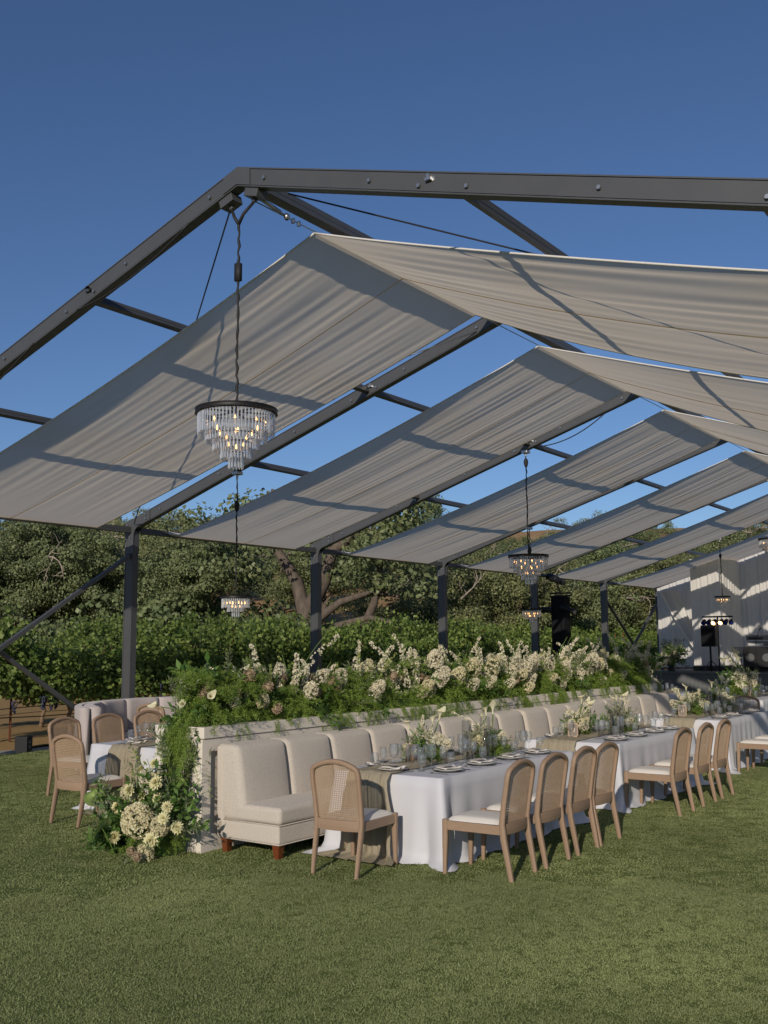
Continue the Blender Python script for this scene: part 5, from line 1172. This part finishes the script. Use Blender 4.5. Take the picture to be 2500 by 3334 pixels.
hang(False, -4.86, 5.05, 2.72, ztop(4.86)-DB-.05, 'small crystal chandelier hanging low from the second rib at left')
hang(True, -2.30, 10.05, 3.55, ztop(2.3)-DB-.05, 'large crystal chandelier hanging from the third rib')
hang(False, -4.87, 15.05, 2.75, ztop(4.87)-DB-.05, 'small crystal chandelier hanging from the fourth rib before the black tower')
hang(False, -3.45, 25.05, 3.34, ztop(3.45)-DB-.05, 'small crystal chandelier hanging before the stage drapes')
hang(True, -.53, 20.05, 4.55, ztop(.53)-DB-.05, 'large crystal chandelier cut by the right picture edge')
# ------------------------------------------------------------------ stage
SZ = 1.0
stg = empty('stage', (0, 0, 0)); tag(stg, 'grey stage platform with battened fascia in the farthest bay', 'stage')
MB().box(-6.2, 7, 25.2, 29.9, SZ-.06, SZ).build('deck', K['stage'], stg)
MB().box(-6.15, 7, 25.25, 29.9, 0, SZ-.061).build('fascia', K['stage'], stg)
bat = MB().box(-.018, .018, -.02, 0, 0, SZ-.065).build('batten', K['stage'], stg); bat.location = (-6.1, 25.249, 0); nb = 1
while nb < 60:
    o = bpy.data.objects.new('batten', bat.data); link(o, stg); o.location = (-6.1+nb*.13, 25.249, 0); nb += 1
MB().box(-4.9, 7, 26.3, 29.9, SZ+.002, SZ+.14).build('riser', K['stagedark'], stg)
def drape(name, ax, ay, bx, by, z0, zt, label, seed, amp=.05, swag=0):
    g = np.random.default_rng(seed); a, b = Vector((ax, ay, 0)), Vector((bx, by, 0)); L = (b-a).length; d = (b-a).normalized(); nrm = Vector((d.y, -d.x, 0)); n = int(L/.022); m = 12; V = []
    ph = g.uniform(0, 6.28, 5); ks = g.uniform(22, 60, 5)
    for j in range(m+1):
        t = j/m
        for i in range(n+1):
            s = L*i/n; p = a+d*s; zt_ = zt(p.x) if callable(zt) else zt; z = z0+(zt_-z0)*t
            wv = sum(math.sin(ks[q]*s+ph[q]+.25*math.sin(2*t+q)) for q in range(5))/3; o = amp*wv*(1-.35*t); p2 = p+nrm*o; V.append((p2.x, p2.y, z))
    o = mesh_np(name, V, [(j*(n+1)+i, j*(n+1)+i+1, (j+1)*(n+1)+i+1, (j+1)*(n+1)+i) for j in range(m) for i in range(n)], K['drape'], None, True); tag(o, label, 'drape', 'white stage drapes'); return o
drape('stage_drape', -7.25, 29.6, -4.2, 29.6, SZ+.02, lambda x: ztop(x)-.25, 'pleated white drape at the left back of the stage beside the last post', 1)
drape('stage_drape', -5.2, 27.3, -4.24, 27.3, SZ+.15, 4.72, 'flat white drape on the front of the projecting stage pillar', 2, .022)
drape('stage_drape', -4.24, 27.3, -4.2, 29.55, SZ+.15, 4.85, 'white drape on the side of the projecting stage pillar', 3, .05)
drape('stage_drape', -4.2, 29.5, 7.2, 29.5, SZ+.02, lambda x: ztop(x)-.25, 'wide pleated white drape across the back of the stage at right', 4)
n_ = 20; V = []
for j in range(n_+1):
    t = j/n_
    for i in range(9):
        u = i/8; top = Vector((-7.1+u*.7, 29.45-.05*u, ztop(-7.1)-.4)); bot = Vector((-5.35+u*.15, 29.2, SZ+.03)); p = top.lerp(bot, t); V.append((p.x+.05*math.sin(u*19)*(1-t*.6), p.y-.05*math.sin(u*25+1)-.12*math.sin(math.pi*t), p.z+.35*(1-u)*math.sin(math.pi*t)*-.3))
tag(mesh_np('stage_drape', V, [(j*9+i, j*9+i+1, (j+1)*9+i+1, (j+1)*9+i) for j in range(n_) for i in range(8)], K['drape'], None, True), 'diagonal swag of white drape pulled to the foot of the stage pillar', 'drape', 'white stage drapes')
# loudspeaker on pole
sp = empty('loudspeaker', (-4.08, 25.6, SZ)); tag(sp, 'black loudspeaker on a pole stand in front of the stage drapes', 'loudspeaker')
MB().box(-.23, .23, -.18, .18, .78, 1.45).build('cabinet', K['black'], sp, bevel=.02); MB().box(-.205, .205, -.188, -.1805, .81, 1.36).build('grille', K['blackcloth'], sp); MB().tube([(0, 0, 0), (0, 0, .78)], .03, 10).build('pole', K['black'], sp, True)
mb = MB()
for q in range(3): mb.tube([(0, 0, .35), (.35*math.cos(q*2.1), .35*math.sin(q*2.1), .01)], .014, 6)
mb.build('tripod', K['black'], sp)
lb = empty('light_tree', (-3.86, 25.75, SZ)); tag(lb, 'black stage light bar with six par cans on a tall stand', 'stage light')
MB().tube([(0, 0, 0), (0, 0, 1.74)], .025, 8).build('stand', K['black'], lb, True); MB().tube([(-.48, 0, 1.72), (.48, 0, 1.72)], .025, 8).build('crossbar', K['black'], lb, True)
for q, x in enumerate((-.43, -.27, -.10, .12, .27, .43)):
    c = MB(); ax = Vector((U(-.2, .2), -.8, -.5)).normalized(); p0 = Vector((x, 0, 1.57)); c.tube([tuple(p0-ax*.08), tuple(p0+ax*.02), tuple(p0+ax*.10)], [.05, .075, .08], 12); c.bar((x, 0, 1.72), (x, 0, 1.60), .03, .02); cn = c.build('par_can', K['black'], lb, True, R(40))
    MB().tube([tuple(p0+ax*.1005), tuple(p0+ax*.104)], .066, 12).build('lens', K['lampwarm'] if q in (2, 3) else K['lensblue'], cn)
# amp rack, music stand, microphone
rk = empty('equipment_rack', (-2.72, 26.2, SZ+.14)); tag(rk, 'black rack of grey audio equipment on the stage at the right edge', 'audio rack')
MB().box(-.45, .75, -.3, .3, 0, .62).build('case', K['black'], rk, bevel=.01)
for q in range(2): 
    MB().box(-.32, .75, -.31, .25, .64+q*.19, .80+q*.19).build('rack_unit', K['screen'], rk, bevel=.006)
    MB().box(-.26, .2, -.314, -.3105, .67+q*.19, .74+q*.19).build('display', K['stagedark' if q else 'bag'], rk)
for x in (-.22, .28): MB().lathe([(.0001, 0), (.12, 0), (.14, .02), (.14, .03)], 18).build('woofer', K['screen'], rk)
for q, ch in enumerate([c for c in rk.children if c.name.startswith('woofer')]): ch.rotation_euler = (R(90), 0, 0); ch.location = (-.22+.5*q, -.302, .3)
ms = empty('music_stand', (-3.12, 25.55, SZ)); tag(ms, 'black perforated music stand beside the audio rack', 'music stand'); MB().tube([(0, 0, 0), (0, 0, .52)], .012, 6).build('post', K['black'], ms)
mb = MB(); T = Matrix.Translation((0, 0, .62)) @ Matrix.Rotation(R(-30), 4, 'X')
for i in range(9): mb.box(-.25+i*.0600, -.232+i*.06, -.004, .004, -.16, .16, 0, T)
for i in range(7): mb.box(-.25, .248, -.0045, .0045, -.16+i*.051, -.145+i*.051, 0, T)
mb.build('desk', K['black'], ms); mb = MB()
for q in range(3): mb.tube([(0, 0, .1), (.2*math.cos(q*2.1), .2*math.sin(q*2.1), .005)], .008, 5)
mb.build('tripod', K['black'], ms)
mc = empty('microphone_stand', (-2.72, 25.8, SZ)); tag(mc, 'black microphone on a boom stand beside the audio rack', 'microphone'); MB().tube([(0, 0, 0), (0, 0, 1.0), (.12, 0, 1.28)], .009, 6).build('boom', K['black'], mc); MB().tube([(.12, 0, 1.28), (.18, -.02, 1.36)], [.018, .026], 8).build('capsule', K['screen'], mc, True); MB().lathe([(.0001, .0), (.14, 0), (.14, .015), (.0001, .02)], 16).build('foot', K['black'], mc)
# flower urn on the stage corner
ur = empty('urn_arrangement', (-5.35, 25.55, SZ)); tag(ur, 'green and white flower urn standing on the left corner of the stage', 'flower arrangement')
MB().lathe([(.0001, 0), (.12, 0), (.10, .04), (.07, .10), (.14, .26), (.16, .30), (.14, .30), (.0001, .24)], 18).build('urn', K['stagedark'], ur, True)
for q in range(24): put(ur, 'ruscus' if q % 2 else 'olive', (U(-.1, .1), U(-.1, .1), .28), U(.0, 1.5), U(0, 6.28), sc=U(1.1, 1.8))
for q in range(12): put(ur, 'hydrangea', (U(-.05, .05), U(-.05, .05), .24), U(.2, 1.3), U(-3, 0), sc=U(.9, 1.4))
for q in range(10): put(ur, 'rose', (U(-.1, .1), U(-.1, .1), .32), U(.4, 1.4), U(-3, 0), sc=U(1.2, 1.7))
# black lighting tower with spotlights
tw = empty('lighting_tower', (-6.85, 20.7, gz(-6.85))); tag(tw, 'black cloth-wrapped lighting tower with three spotlights between the posts', 'lighting tower')
MB().box(-.21, .21, -.21, .21, 0, 3.10).build('tower_sleeve', K['blackcloth'], tw, bevel=.01)
mb = MB()
for z in (3.12, 3.2): mb.bar((-.35, 0, z), (.35, 0, z), .04, .04); mb.bar((0, -.3, z+.01), (0, .3, z+.01), .04, .04)
mb.build('truss_head', K['black'], tw)
def spot(p, ax, s=1.0):
    ax = Vector(ax).normalized(); p = Vector(p); mb = MB(); mb.tube([tuple(p-ax*.32*s), tuple(p-ax*.31*s), tuple(p+ax*.08*s), tuple(p+ax*.10*s), tuple(p+ax*.38*s)], [.06*s, .11*s, .11*s, .085*s, .10*s], 12); o = mb.build('spotlight', K['black'], tw, True, R(40))
    MB().tube([tuple(p+ax*.381*s), tuple(p+ax*.386*s)], .08*s, 12).build('lens', K['screen'], o)
spot((-.1, -.1, 3.62), (.8, -.35, -.28)); MB().bar((0, 0, 3.2), (-.06, -.06, 3.55), .03, .03).build('yoke', K['black'], tw)
spot((-.42, -.25, 2.72), (-.9, -.2, .05), .8); spot((.35, -.28, 2.72), (.9, -.3, -.3), .8)
drop_list = [o for o in bpy.data.objects if o.users_collection == ()]
